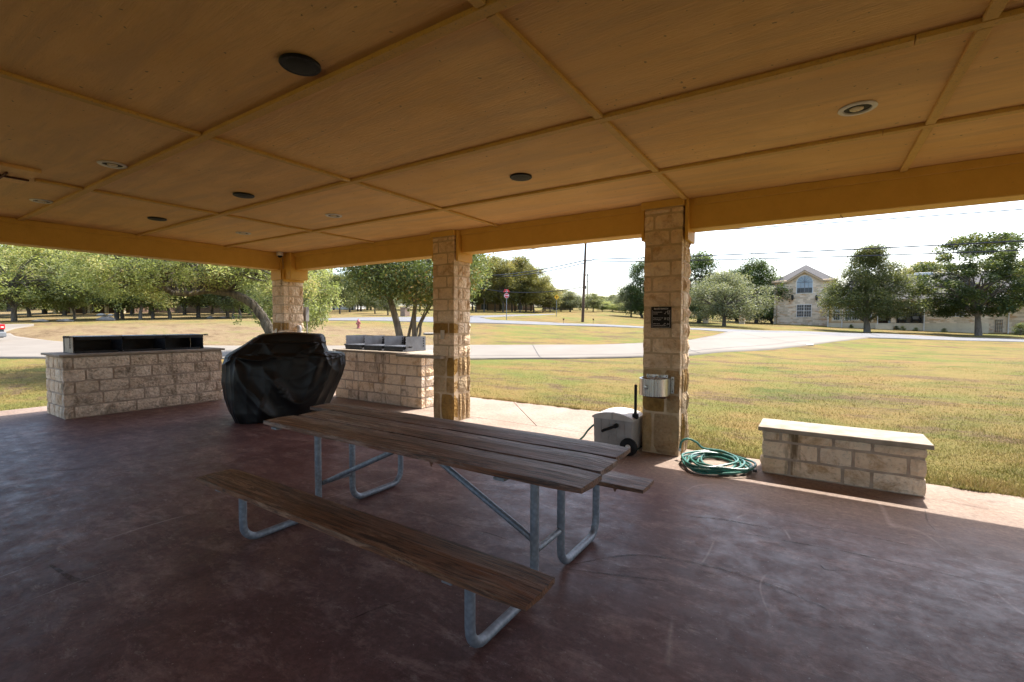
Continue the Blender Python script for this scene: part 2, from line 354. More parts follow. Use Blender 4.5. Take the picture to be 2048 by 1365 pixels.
def masonry(name, cols, mort, bw, bh):
    m, nt, b, o = newmat(name); n = N(nt); p = n.pos()
    s = n.n('ShaderNodeSeparateXYZ'); n.L(p, s.inputs[0]); cb = n.n('ShaderNodeCombineXYZ')
    n.L(n.math('ADD', s.outputs[0], s.outputs[1]), cb.inputs[0]); n.L(s.outputs[2], cb.inputs[1])
    bt = n.n('ShaderNodeTexBrick'); n.L(cb.outputs[0], bt.inputs['Vector']); bt.inputs['Scale'].default_value = 1
    bt.inputs['Brick Width'].default_value = bw; bt.inputs['Row Height'].default_value = bh; bt.inputs['Mortar Size'].default_value = .012
    bt.inputs['Color1'].default_value = (*cols[0], 1); bt.inputs['Color2'].default_value = (*cols[1], 1); bt.inputs['Mortar'].default_value = (*mort, 1)
    bt.inputs['Bias'].default_value = 0.1; bt.offset = .4; bt.squash = .7; bt.squash_frequency = 3
    c = n.mix(n.ramp(n.noise(n.pos((1,1,3.2)), .9, 4, .6), [(.56, 0.0), (.61, .7)]), bt.outputs['Color'], cols[2])
    c = n.mix(n.ramp(n.noise(n.pos((1,1,2)), 2.2, 5, .7), [(.4, 0.0), (.8, .5)]), c, cols[3])
    n.L(c, b.inputs['Base Color']); b.inputs['Roughness'].default_value = .95
    n.bump(b, bt.outputs['Fac'], -.5, .02); MATS[name] = m
masonry('house_stone', [(.50,.39,.26), (.84,.69,.51), (.56,.30,.13), (.42,.33,.23)], (.74,.61,.46), .55, .21)
masonry('brown_brick', [(.13,.07,.045), (.19,.10,.065), (.08,.045,.03), (.22,.13,.09)], (.17,.13,.10), .22, .075)
masonry('tan_brick', [(.26,.15,.10), (.33,.21,.15), (.18,.10,.07), (.36,.26,.2)], (.3,.25,.2), .22, .075)

# ------------------------------------------------------------------ mesh helpers
def tag(o, label=None, cat=None, group=None, kind=None):
    if label: o['label'] = label
    if cat: o['category'] = cat
    if group: o['group'] = group
    if kind: o['kind'] = kind
    return o
def empty(name, loc=(0,0,0), rz=0.0, parent=None):
    o = bpy.data.objects.new(name, None); COL.objects.link(o); o.empty_display_size = .2
    o.location = tuple(float(q) for q in loc); o.rotation_euler = (0, 0, rz)
    if parent: o.parent = parent
    return o
class MB:
    def __init__(s): s.v = []; s.f = []
    def add(s, vs, fs):
        k = len(s.v); s.v += [tuple(float(q) for q in p) for p in vs]; s.f += [tuple(i+k for i in f) for f in fs]; return s
    def box(s, x0, x1, y0, y1, z0, z1):
        return s.add([(x0,y0,z0),(x1,y0,z0),(x1,y1,z0),(x0,y1,z0),(x0,y0,z1),(x1,y0,z1),(x1,y1,z1),(x0,y1,z1)],
              [(3,2,1,0),(4,5,6,7),(0,1,5,4),(1,2,6,5),(2,3,7,6),(3,0,4,7)])
    def cbox(s, x0, x1, y0, y1, z0, z1, c=.004, jit=0):
        bm = bmesh.new(); bmesh.ops.create_cube(bm, size=1)
        for w in bm.verts: w.co = Vector(((x0+x1)/2+w.co.x*(x1-x0), (y0+y1)/2+w.co.y*(y1-y0), (z0+z1)/2+w.co.z*(z1-z0)))
        bmesh.ops.bevel(bm, geom=bm.edges[:], offset=c, segments=2 if c > .006 else 1, affect='EDGES', profile=.5)
        bm.verts.index_update()
        s.add([w.co + (Vector((rng.uniform(-jit,jit), rng.uniform(-jit,jit), rng.uniform(-jit,jit))) if jit else Vector((0,0,0))) for w in bm.verts], [[q.index for q in f.verts] for f in bm.faces]); bm.free(); return s
    def lat(s, x0, x1, y0, y1, z0, z1, nx, ny, nz, jit=.006, edge=.01):
        idx = {}; vs = []; L = (x1-x0, y1-y0, z1-z0); O = (x0, y0, z0); NN = (nx, ny, nz)
        def vid(i, j, k):
            if (i,j,k) in idx: return idx[(i,j,k)]
            q = []; e = [(i in (0,nx)), (j in (0,ny)), (k in (0,nz))]; ne = sum(e)
            for a, t in enumerate((i,j,k)):
                x = O[a] + L[a]*t/NN[a]
                if e[a]:
                    sg = -1 if t == 0 else 1
                    x += sg*(-edge*(ne-1)*.6 + (abs(rng.gauss(0, jit)) if ne == 1 else -rng.random()*edge*.5))
                else: x += rng.uniform(-1,1)*jit*.8
                q.append(x)
            idx[(i,j,k)] = len(vs); vs.append(q); return idx[(i,j,k)]
        fs = []
        for i in range(nx):
            for j in range(ny):
                fs.append((vid(i,j,0), vid(i,j+1,0), vid(i+1,j+1,0), vid(i+1,j,0))); fs.append((vid(i,j,nz), vid(i+1,j,nz), vid(i+1,j+1,nz), vid(i,j+1,nz)))
        for i in range(nx):
            for k in range(nz):
                fs.append((vid(i,0,k), vid(i+1,0,k), vid(i+1,0,k+1), vid(i,0,k+1))); fs.append((vid(i,ny,k), vid(i,ny,k+1), vid(i+1,ny,k+1), vid(i+1,ny,k)))
        for j in range(ny):
            for k in range(nz):
                fs.append((vid(0,j,k), vid(0,j,k+1), vid(0,j+1,k+1), vid(0,j+1,k))); fs.append((vid(nx,j,k), vid(nx,j+1,k), vid(nx,j+1,k+1), vid(nx,j,k+1)))
        return s.add(vs, fs)
    def tube(s, pts, r, n=10, cap=True):
        P = [Vector([float(q) for q in p]) for p in pts]; m = len(P)
        rs = r if hasattr(r, '__len__') else [r]*m
        T = [(P[min(i+1,m-1)]-P[max(i-1,0)]).normalized() for i in range(m)]
        a = T[0].orthogonal().normalized(); vs = []; fs = []
        for i in range(m):
            a = (a - T[i]*a.dot(T[i])); a = a.normalized() if a.length > 1e-6 else T[i].orthogonal().normalized(); bb = T[i].cross(a)
            for k in range(n):
                t = 2*math.pi*k/n; vs.append(P[i] + (a*math.cos(t)+bb*math.sin(t))*rs[i])
        for i in range(m-1):
            for k in range(n): fs.append((i*n+k, i*n+(k+1)%n, (i+1)*n+(k+1)%n, (i+1)*n+k))
        if cap: fs.append(tuple(range(n-1, -1, -1))); fs.append(tuple(range((m-1)*n, m*n)))
        return s.add(vs, fs)
    def prism(s, poly, z0, z1, ax='z'):      # poly is counter-clockwise seen from +ax
        k = len(poly)
        def P(a, b_, c): return (a, b_, c) if ax == 'z' else ((c, a, b_) if ax == 'x' else (a, c, b_))
        vs = [P(a, b_, z0) for a, b_ in poly] + [P(a, b_, z1) for a, b_ in poly]
        fs = [tuple(range(k-1, -1, -1)), tuple(range(k, 2*k))] + [(i, (i+1) % k, (i+1) % k + k, i+k) for i in range(k)]
        return s.add(vs, fs)
    def lathe(s, prof, c=(0,0,0), n=20, axis='z'):
        vs = []; fs = []; m = len(prof)
        for r_, h in prof:
            for k in range(n):
                t = 2*math.pi*k/n; x, y = r_*math.cos(t), r_*math.sin(t)
                q = (x, y, h) if axis == 'z' else ((x, h, y) if axis == 'y' else (h, x, y))
                vs.append((q[0]+c[0], q[1]+c[1], q[2]+c[2]))
        for i in range(m-1):
            for k in range(n): fs.append((i*n+k, i*n+(k+1)%n, (i+1)*n+(k+1)%n, (i+1)*n+k))
        fs.append(tuple(range(n-1, -1, -1))); fs.append(tuple(range((m-1)*n, m*n))); return s.add(vs, fs)
    def build(s, name, mat, parent=None, smooth=False, label=None, local=False):
        off = Vector((0,0,0))
        if parent is not None and not local:
            q = parent
            while q: off += q.location; q = q.parent
        me = bpy.data.meshes.new(name); me.from_pydata([(a-off.x, b_-off.y, c-off.z) for a, b_, c in s.v], [], s.f)
        bm = bmesh.new(); bm.from_mesh(me); bmesh.ops.recalc_face_normals(bm, faces=bm.faces); bm.to_mesh(me); bm.free()
        me.materials.append(MATS[mat]); 
        if smooth:
            me.polygons.foreach_set('use_smooth', [True]*len(me.polygons))
            if smooth != 'all':
                try: me.set_sharp_from_angle(angle=R(40))
                except Exception: pass
        o = bpy.data.objects.new(name, me); COL.objects.link(o)
        if parent: o.parent = parent
        if label: o['label'] = label
        return o
def npmesh(name, verts, faces, mat, attrs=None, smooth=False):
    me = bpy.data.meshes.new(name); verts = np.asarray(verts, np.float32); faces = np.asarray(faces, np.int32)
    nv, nf, k = len(verts), len(faces), faces.shape[1]
    me.vertices.add(nv); me.vertices.foreach_set('co', verts.ravel())
    me.loops.add(nf*k); me.loops.foreach_set('vertex_index', faces.ravel())
    me.polygons.add(nf); me.polygons.foreach_set('loop_start', np.arange(0, nf*k, k, dtype=np.int32))
    try: me.polygons.foreach_set('loop_total', np.full(nf, k, np.int32))
    except Exception: pass
    me.update(calc_edges=True)
    if smooth: me.polygons.foreach_set('use_smooth', np.ones(nf, bool))
    for an, (dom, arr) in (attrs or {}).items():
        a = me.attributes.new(an, 'FLOAT', dom); a.data.foreach_set('value', np.asarray(arr, np.float32))
    me.materials.append(MATS[mat]); return me
def link(name, me, parent=None):
    o = bpy.data.objects.new(name, me); COL.objects.link(o)
    if parent: o.parent = parent
    return o
def smoothpath(pts, k=6):
    P = [Vector([float(q) for q in p]) for p in pts]; P = [P[0]*2-P[1]] + P + [P[-1]*2-P[-2]]; out = []
    for i in range(1, len(P)-2):
        for j in range(k):
            t = j/k; a, b_, c, d = P[i-1], P[i], P[i+1], P[i+2]
            out.append(.5*((2*b_) + (-a+c)*t + (2*a-5*b_+4*c-d)*t*t + (-a+3*b_-3*c+d)*t**3))
    out.append(P[-2]); return out
def copy_tree(src, loc, rz=0, scale=(1,1,1), kids=None):
    c = src.copy(); COL.objects.link(c); c.location = tuple(float(q) for q in loc); c.rotation_euler = (0, 0, rz); c.scale = scale
    def rec(a, b_):
        for ch in list(a.children):
            d = ch.copy(); COL.objects.link(d); d.parent = b_; rec(ch, d)
    rec(src, c); return c

# ------------------------------------------------------------------ ground, roads, slab
def dryness(x, y):
    d = x*Fh[0] + y*Fh[1]; l = x*Rh[0] + y*Rh[1]; u = 1024 + FPX*l/np.maximum(d, 1)
    z = ter(x, y)
    a = np.clip((d-22)/3, 0, 1)*np.clip((38-d)/5, 0, 1)*np.clip((1010-u)/260, 0, 1)
    a2 = np.clip((d-38)/6, 0, 1)*np.clip((900-u)/300, 0, 1)*.55
    return np.clip(a*.95 + a2*(1-a), 0, 1) * (d > 0)
th = np.concatenate([np.arange(-130, 60, .6), np.arange(60, 230, 5.0)]); th = np.radians(th) + math.pi/2 - 0
rr_ = np.concatenate([[0.0], np.geomspace(2.5, 18, 16), np.linspace(19, 60, 84), np.geomspace(62, 260, 60), np.geomspace(280, 2600, 22)])
TT, RR = np.meshgrid(th, rr_); GX = RR*np.cos(TT); GY = RR*np.sin(TT); GZ = ter(GX, GY)
GZ = GZ + np.where((RR > 12) & (RR < 150), .02*np.sin(GX*.9+1.3*np.sin(GY*.6))*np.cos(GY*.7), 0)*np.clip((RR-12)/10, 0, 1)
nr, ntn = GX.shape; I = np.arange(nr*ntn).reshape(nr, ntn)
J2 = np.roll(I, -1, axis=1)
F_ = np.stack([I[:-1], I[1:], J2[1:], J2[:-1]], -1).reshape(-1, 4)
gm = npmesh('lawn', np.stack([GX, GY, GZ], -1).reshape(-1, 3), F_[:, ::-1], 'lawn', {'dry': ('POINT', dryness(GX.ravel(), GY.ravel()))}, True)
gm.update(); tag(link('lawn', gm), 'mown lawn turning gold and brown around the pavilion', None, None, 'structure')

def drape(name, A, B, nu, nv, mat, lift, label, pts=None):
    A = [hit(*a) for a in A]; B = [hit(*b_) for b_ in B]
    def res(P, k):
        P = np.array(P); s = np.concatenate([[0], np.cumsum(np.linalg.norm(np.diff(P[:, :2], axis=0), axis=1))]); t = np.linspace(0, s[-1], k)
        return np.stack([np.interp(t, s, P[:, i]) for i in range(3)], -1)
    A = res(A, nu); B = res(B, nu); G = np.stack([A*(1-t)+B*t for t in np.linspace(0, 1, nv)])
    z = ter(G[..., 0], G[..., 1]); G[..., 2] = z + lift
    bot = G.copy(); bot[..., 2] -= .2 + lift
    V = np.concatenate([G.reshape(-1, 3), bot.reshape(-1, 3)]); I = np.arange(nu*nv).reshape(nv, nu); K = nu*nv
    F = np.stack([I[:-1, :-1], I[:-1, 1:], I[1:, 1:], I[1:, :-1]], -1).reshape(-1, 4)
    sides = []
    for e in (I[0], I[-1][::-1], I[:, -1], I[:, 0][::-1]):
        for a, b_ in zip(e[:-1], e[1:]): sides.append((b_, a, a+K, b_+K))
    F = np.concatenate([F, np.array(sides)])
    me = npmesh(name, V, F, mat); bm = bmesh.new(); bm.from_mesh(me); bmesh.ops.recalc_face_normals(bm, faces=bm.faces); bm.to_mesh(me); bm.free()
    return tag(link(name, me), label, None, None, 'structure')
drape('driveway', [(-330,714),(0,717),(300,719),(690,720),(945,720),(1150,718),(1380,712),(1500,703),(1600,694),(1700,681),(1742,675.5)],
      [(-330,690),(20,668),(30,674),(146,687),(250,690.5),(450,693.5),(690,693.5),(945,692),(1280,689),(1380,682),(1427,673),(1458,664.5)], 150, 14, 'drive_concrete', .05, 'pale concrete driveway curving from the street past the lawn')
drape('driveway', [(-400,672),(-100,670),(0,668),(14,664),(30,658),(68,650.5)], [(-400,652),(-100,650.5),(0,650),(14,649.8),(30,649.6),(68,649.4)], 40, 8, 'drive_concrete', .045, 'pale concrete driveway branch behind the mound at the left')
drape('street', [(560,642.5),(640,641.5),(700,642),(850,645),(943,647),(1100,651),(1284,657),(1380,660),(1457,665),(1719,676),(2048,685),(2500,700)],
      [(560,640),(640,638),(700,636),(850,634.5),(950,634.5),(968,637.5),(985,641),(1100,645.5),(1284,653.8),(1380,657),(1500,661),(1725,667.5),(2048,679),(2500,694)], 170, 8, 'asphalt', .03, 'grey asphalt street running past the lawn to the junction')
drape('side_street', [(940,634.8),(966,636.0),(1030,632.5),(1110,629.5)], [(940,632.3),(966,632.0),(1030,630),(1110,628.5)], 40, 4, 'asphalt', .035, 'grey side street leaving the junction behind the stop sign')

def dline(a, w, lift):
    P = [hit(*q) for q in a]; P = smoothpath(P, 8); vs = []; k = len(P)
    for i, q in enumerate(P):
        t = (P[min(i+1,k-1)]-P[max(i-1,0)]); nn = Vector((-t.y, t.x, 0)).normalized()*w
        for e in (q+nn, q-nn): vs.append((e.x, e.y, terf(e.x, e.y)+lift))
    return vs, [(2*i, 2*i+1, 2*i+3, 2*i+2) for i in range(k-1)]
for a, w in (([(0,712),(300,713.5),(690,714.5),(945,714.5),(1150,712.5),(1290,710),(1380,705),(1500,695),(1620,683)], .022),([(1065,692),(1078,715),(1085,719)], .02),([(820,693.5),(800,719)], .02),([(1330,687),(1400,709)], .02),([(1480,668),(1600,690)], .02),([(560,694),(545,719)], .02),([(200,689),(150,718)], .02),([(1400,681),(1560,676),(1700,674)], .02)):
    vs, fs = dline(a, w, .056); o_ = MB().add(vs, fs).build('driveway_joint', 'asphalt_seal'); tag(o_, None, None, None, 'structure')
for a, w in (([(1440,660),(1500,663.5),(1560,665)], .05),([(1740,669),(1760,673)], .05),([(1100,647),(1180,651),(1260,655)], .04)):
    vs, fs = dline(a, w, .036); o_ = MB().add(vs, fs).build('street_crack', 'asphalt_seal'); tag(o_, None, None, None, 'structure')
slab = tag(empty('pavilion_floor', (0,0,0)), 'reddish brown stained concrete floor under the pavilion', None, None, 'structure')
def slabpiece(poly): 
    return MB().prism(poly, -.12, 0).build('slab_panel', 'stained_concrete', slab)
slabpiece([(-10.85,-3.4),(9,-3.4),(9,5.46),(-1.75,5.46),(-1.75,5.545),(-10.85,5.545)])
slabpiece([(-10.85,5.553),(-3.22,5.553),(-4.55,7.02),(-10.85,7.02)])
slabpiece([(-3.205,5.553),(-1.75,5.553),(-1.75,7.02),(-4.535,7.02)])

m, nt, b, o = newmat('rubber_scuff'); n = N(nt)
b.inputs['Base Color'].default_value = (.035,.032,.032,1); b.inputs['Roughness'].default_value = .6
tp0 = n.n('ShaderNodeBsdfTransparent'); ms0 = n.n('ShaderNodeMixShader'); n.L(n.ramp(n.noise(n.pos(), 9, 6, .75), [(.38, 0.0), (.62, .62)]), ms0.inputs[0])
n.L(tp0.outputs[0], ms0.inputs[1]); n.L(b.outputs[0], ms0.inputs[2]); n.L(ms0.outputs[0], o.inputs[0]); MATS['rubber_scuff'] = m
def scuff(px, w):
    P = smoothpath([atZ(a, b_, .0015) for a, b_ in px], 8); vs = []; fs = []; k = len(P)
    for i, q in enumerate(P):
        t = (P[min(i+1,k-1)]-P[max(i-1,0)]).normalized(); nn = Vector((-t.y, t.x, 0)); ww = w*(.35+.65*math.sin(math.pi*i/(k-1)))*rng.uniform(.75,1.2)
        vs += [q+nn*ww, q-nn*ww]
    fs = [(2*i, 2*i+1, 2*i+3, 2*i+2) for i in range(k-1)]
    MB().add(vs, fs).build('scuff_mark', 'rubber_scuff', slab)
for px, w in (([(1150,1128),(1250,1111),(1330,1116),(1440,1138),(1560,1178),(1640,1212),(1700,1245)], .014),([(1130,1138),(1230,1150),(1330,1162)], .010),([(1380,1033),(1450,1040),(1545,1058)], .012),
    ([(1400,1052),(1560,1080),(1760,1118),(2048,1186)], .006),([(-30,952),(90,944),(185,936)], .010),([(-20,1016),(60,1006),(132,990)], .008),([(100,1130),(150,1160),(180,1165)], .016),([(380,925),(470,908),(600,895)], .006),
    ([(860,1040),(960,1062),(1030,1085)], .005),([(1640,1130),(1655,1140),(1700,1142)], .008),([(700,1240),(760,1215),(840,1190)], .006),([(1560,1042),(1700,1065),(1900,1110)], .005),([(20,890),(120,884),(260,868)], .006),([(1850,1020),(1856,1045),(1870,1060)], .006)):
    scuff(px, w)

# ------------------------------------------------------------------ pavilion
pav = tag(empty('pavilion', (0,0,0)), 'open park pavilion with stone columns and tan painted panelled ceiling', 'pavilion')
CZ = 2.737
XB = [-8.58,-6.06,-3.62,-1.18,.59,3.03,5.47,7.0]; YB = [5.2,4.087,2.846,1.605,.365,-.875,-2.115]
for i in range(len(XB)-1):
    for j in range(len(YB)-1):
        MB().box(XB[i]+.002, XB[i+1]-.002, YB[j+1]+.002, YB[j]-.002, CZ, CZ+.02).build('ceiling_panel', 'ceiling_paint', pav)
for y in YB[1:-1]:
    for a, b_ in ((-8.56,-4.9),(-4.897,.345),(.35,6.9)):
        MB().cbox(a, b_, y-.03, y+.03, CZ-.026, CZ-.001, .003).build('batten', 'batten_paint', pav)
for x in XB[1:-1]:
    for j in range(len(YB)-1):
        y1, y0 = YB[j]-.034, YB[j+1]+.034
        if j == 0: y1 = 5.17
        if x == -6.06 and j in (3,):
            MB().cbox(x-.026, x+.026, 1.24, y1, CZ-.024, CZ-.001, .003).build('batten', 'batten_paint', pav)
            MB().cbox(x-.026, x+.026, y0, .80, CZ-.024, CZ-.001, .003).build('batten', 'batten_paint', pav); continue
        MB().cbox(x-.026, x+.026, y0, y1, CZ-.024, CZ-.001, .003).build('batten', 'batten_paint', pav)
# beams
def beam(x0, x1, y0, y1): MB().cbox(x0, x1, y0, y1, 2.42, 2.80, .006).build('beam', 'trim_paint', pav)
beam(-8.56, -4.745, 5.2, 5.44); beam(-4.26, -1.635, 5.2, 5.44); beam(-1.15, 1.95, 5.2, 5.44); beam(2.45, 6.9, 5.2, 5.44)
MB().cbox(-8.84, -8.58, -2.1, 5.06, 2.42, 2.80, .006).build('beam', 'trim_paint', pav)
MB().cbox(-8.9, 7.0, -2.38, -2.12, 2.42, 2.80, .006).build('beam', 'trim_paint', pav); MB().cbox(7.0, 7.26, -2.3, 5.44, 2.42, 2.80, .006).build('beam', 'trim_paint', pav)
for x0, x1 in ((-4.26,-1.635),(-1.10,1.95),(-8.50,-4.78)):
    MB().cbox(x0, x1, 5.178, 5.198, 2.665, 2.735, .003).build('ledger_strip', 'trim_paint', pav)
MB().cbox(-8.578, -8.558, -2.1, 5.0, 2.668, 2.735, .003).build('ledger_strip', 'trim_paint', pav)
# roof: eaves, soffit, hips
EX0, EX1, EY0, EY1 = -9.80, 8.1, -3.1, 6.12
ro = MB(); rx0, rx1, ry, rz = EX0+4.4, EX1-4.4, (EY0+EY1)/2, 5.0
ro.add([(EX0,EY0,2.70),(EX1,EY0,2.70),(EX1,EY1,2.70),(EX0,EY1,2.70),(rx0,ry,rz),(rx1,ry,rz)], [(0,1,5,4),(1,2,5),(2,3,4,5),(3,0,4)])
ro.box(EX0,EX1,5.445,EY1,2.62,2.66); ro.box(EX0,EX1,EY0,-2.385,2.62,2.66); ro.box(EX0,-8.845,-2.385,5.445,2.62,2.66); ro.box(7.262,EX1,-2.385,5.445,2.62,2.66); ro.box(EX0-.02,EX1+.02,EY1,EY1+.03,2.575,2.70); ro.box(EX0-.03,EX0,EY0,EY1,2.575,2.70); ro.box(EX1,EX1+.03,EY0,EY1,2.575,2.70); ro.box(EX0,EX1,EY0-.03,EY0,2.575,2.70)
ro.build('roof', 'trim_paint', pav)

def mats_pick(kind): return kind
def face_course(par, face, a0, a1, q0, q1, z0, z1, splits, mat):
    """stones of one course on one face; face 'y': along X at y q0..q1; face 'x': along Y at x q0..q1"""
    xs = [a0] + [a0+(a1-a0)*s for s in splits] + [a1]
    for a, b_ in zip(xs[:-1], xs[1:]):
        g = .0055; L = b_-a; nseg = max(2, min(5, round(L/.11)))
        mb = MB(); j = .0045; mt = mat() if callable(mat) else mat
        zz0, zz1 = z0+g+rng.uniform(-.002,.002), z1-g+rng.uniform(-.002,.002)
        aa, bb = a+g*(a > a0), b_-g*(b_ < a1)
        if face == 'y': mb.lat(aa, bb, q0, q1, zz0, zz1, nseg, 1, 2, j, .006)
        else: mb.lat(q0, q1, aa, bb, zz0, zz1, 1, max(3, nseg), 3, .011 if mt == 'limestone' else .008, .006)
        mb.build('stone', mt, par)
def column(x0, x1, y0, y1, top, label, side_board=True, brown=True, detail=True, frontcap=True):
    col = empty('stone_column', ((x0+x1)/2, (y0+y1)/2, 0), parent=pav); col['label'] = label
    MB().box(x0+.009, x1-.009, y0+.009, y1-.009, 0, 2.735).build('mortar_core', 'mortar_tan', col)
    zs = [0.0]; 
    if brown:
        low = [0, .40, .64, .93]
        if x0 > -2: low = [0, .45, .66, .93]
        for k in range(3):
            s1 = [[.30],[.62],[.55]][k] if x0 > -2 else [[.36],[.60],[.62]][k]
            s2 = [[.28,.62],[.75],[.3,.72]][k]
            pick = (lambda: 'ochre_stone' if rng.random() < .15 else 'brown_stone')
            mk = {0: 'ochre_stone', 2: 'ochre_stone'}.get(k, 'brown_stone') if x0 < -2 and brown else 'brown_stone'
            xs = [x0, x0+(x1-x0)*s1[0], x1]
            for q, (a, b_) in enumerate(zip(xs[:-1], xs[1:])):
                mt = 'brown_stone'
                if x0 < -2 and k in (0, 2) and q == 1: mt = 'ochre_stone'
                if x0 > -2 and k == 1 and q == 0: mt = 'ochre_stone'
                MB().lat(a+(.006 if q else 0), b_-(.006 if not q else 0), y0, y0+.1, low[k]+.005, low[k+1]-.006, 3, 1, 2, .006, .007).build('stone', mt, col)
            face_course(col, 'x', y0+.103, y1-.002, x1-.1, x1+.004, low[k], low[k+1], s2, pick)
            face_course(col, 'y', x0, x1, y1-.1, y1, low[k], low[k+1], s1, pick)
            face_course(col, 'x', y0+.103, y1-.103, x0-.002, x0+.1, low[k], low[k+1], [.5], pick)
        z = .93
    else: z = 0
    k = 0
    while z < top-.02:
        h = .166 if z+.2 < top else top-z
        if top-(z+h) < .06: h = top-z
        if top-z > .28 and top-z < .34: h = (top-z)*.62
        s = [rng.uniform(.2,.3)] if k % 2 else [rng.uniform(.66,.76)]; s2 = [rng.uniform(.28,.4)] if k % 2 else [rng.uniform(.7,.8)]
        def pk(): return 'ochre_stone' if (x0 < -2 and brown and abs(z-1.26) < .1 and rng.random() < .6) else 'limestone'
        face_course(col, 'y', x0, x1, y0, y0+.1, z, z+h, s, pk)
        face_course(col, 'x', y0+.103, y1-.002, x1-.1, x1+.003, z, z+h, s2, 'limestone')
        if detail: face_course(col, 'y', x0, x1, y1-.1, y1, z, z+h, [1-s[0]], 'limestone')
        face_course(col, 'x', y0+.103, y1-.103, x0-.002, x0+.1, z, z+h, [.5], 'limestone')
        z += h; k += 1
    return col
c3 = column(-1.60, -1.19, 5.09, 5.47, 2.655, 'stone column carrying the sign and drinking fountain')
c2 = column(-4.72, -4.31, 5.10, 5.48, 2.655, 'stone column beside the shorter grill counter')
c1 = column(-8.93, -8.52, 5.09, 5.50, 2.24, 'corner stone column behind the covered grill')
column(2.0, 2.41, 5.09, 5.47, 2.655, 'stone column at the far right end', brown=True)
for x, y in ((6.95,5.09),(6.95,-2.42),(2.0,-2.42),(-4.0,-2.42),(-8.93,-2.42)):
    MB().cbox(x, x+.41, y, y+.38, 0, 2.735, .02).build('rear_column', 'limestone', pav)
for cx0, cx1, cy in ((-1.60,-1.19,5.09),(-4.72,-4.31,5.10),(2.0,2.41,5.09)):
    MB().cbox(cx0-.03, cx1+.005, cy-.012, cy+.10, 2.66, 2.735, .003).build('column_cap_board', 'trim_paint', pav)
    MB().cbox(cx1+.012, cx1+.045, cy+.03, cy+.37, 2.30, 2.735, .004).build('column_side_board', 'trim_paint', pav)
    MB().cbox(cx0-.04, cx0-.008, cy+.03, cy+.37, 2.33, 2.735, .004).build('column_side_board', 'trim_paint', pav)
MB().cbox(-8.55, -8.30, 5.10, 5.46, 2.24, 2.735, .005).build('corner_post_board', 'trim_paint', pav)
MB().cbox(-8.90, -8.555, 5.06, 5.10, 2.24, 2.735, .005).build('corner_post_board', 'trim_paint', pav)
MB().cbox(-8.505, -8.485, 5.06, 5.50, 2.20, 2.43, .005).build('corner_post_board', 'trim_paint', pav)

# ceiling fittings
def downlight(x, y, label):
    t = tag(empty('recessed_light', (x, y, CZ)), label, 'ceiling light', 'white ringed recessed lights in the ceiling')
    MB().lathe([(.098,-.001),(.100,-.006),(.092,-.012),(.074,-.012),(.070,-.004),(.070,-.0015)], (x,y,CZ), 32).build('trim_ring', 'white_plastic', t, True)
    MB().lathe([(.0695,-.0025),(.05,-.0035),(.001,-.0035)], (x,y,CZ), 28).build('baffle', 'black_plastic', t, True)
    MB().lathe([(.036,-.0045),(.035,-.010),(.024,-.015),(.001,-.017)], (x-.004,y,CZ), 24).build('lamp', 'lamp_lens', t, True)
for x, y, l in ((.18,3.57,'white ringed recessed light nearest the right end of the ceiling'),(-4.95,1.48,'white ringed recessed light next to the long batten at upper left'),
    (-7.09,1.5,'white ringed recessed light nearest the left beam, left of the dark discs'),(-4.99,3.64,'white ringed recessed light between the two middle battens above the covered grill'),(-7.09,3.63,'white ringed recessed light closest to the corner camera')):
    downlight(x, y, l)
def spk(x, y, label):
    t = tag(empty('ceiling_speaker', (x, y, CZ)), label, 'ceiling speaker', 'round dark ceiling discs')
    MB().lathe([(.098,-.001),(.100,-.010),(.094,-.016),(.088,-.016)], (x,y,CZ), 32).build('rim', 'black_plastic', t, True)
    MB().lathe([(.087,-.014),(.05,-.021),(.001,-.023)], (x,y,CZ), 28).build('grille', 'speaker_mesh', t, True)
for x, y, l in ((-2.23,1.44,'largest looking dark round disc, at the upper left of the ceiling'),(-4.98,2.56,'dark round disc above the covered grill'),(-7.04,2.54,'dark round disc nearest the left beam'),(-2.25,3.59,'dark round disc in front of the two middle columns')):
    spk(x, y, l)
hb = tag(empty('ceiling_hatch', (-6.0,1.0,CZ)), 'scuffed board with a dark cross bracket on the ceiling at far left', 'hatch')
MB().cbox(-6.25,-5.66,.86,1.20,CZ-.03,CZ-.001,.004).build('board', 'ceiling_paint', hb)
MB().cbox(-6.25,-5.62,.815,.858,CZ-.04,CZ-.001,.003).build('edge_batten', 'batten_paint', hb)
MB().cbox(-6.16,-5.84,1.015,1.03,CZ-.05,CZ-.031,.003).cbox(-6.02,-6.0,.88,1.19,CZ-.046,CZ-.031,.003).build('cross_bracket', 'rust', hb)
sc = tag(empty('security_camera', (-8.5,5.02,CZ-.01)), 'small white dome camera on the ceiling at the corner column', 'security camera')
MB().lathe([(.058,0),(.060,-.005),(.060,-.06),(.052,-.068),(.045,-.068)], (-8.44,4.98,CZ), 24).build('housing', 'white_plastic', sc, True)
MB().lathe([(.042,-.067),(.040,-.085),(.026,-.1),(.001,-.105)], (-8.44,4.98,CZ), 20).build('dome', 'black_plastic', sc, True)
hp = atY(1682,428,5.25)
hk = MB(); hk.tube([(hp[0],5.25,2.425),(hp[0],5.25,2.40)]+[(hp[0]+.014*math.sin(t),5.25,2.388+.014*math.cos(t)) for t in np.linspace(0,4.6,10)], .0028, 6)
tag(hk.build('hook', 'dark_metal', None, True), 'small metal screw hook hanging under the right beam', 'hook')

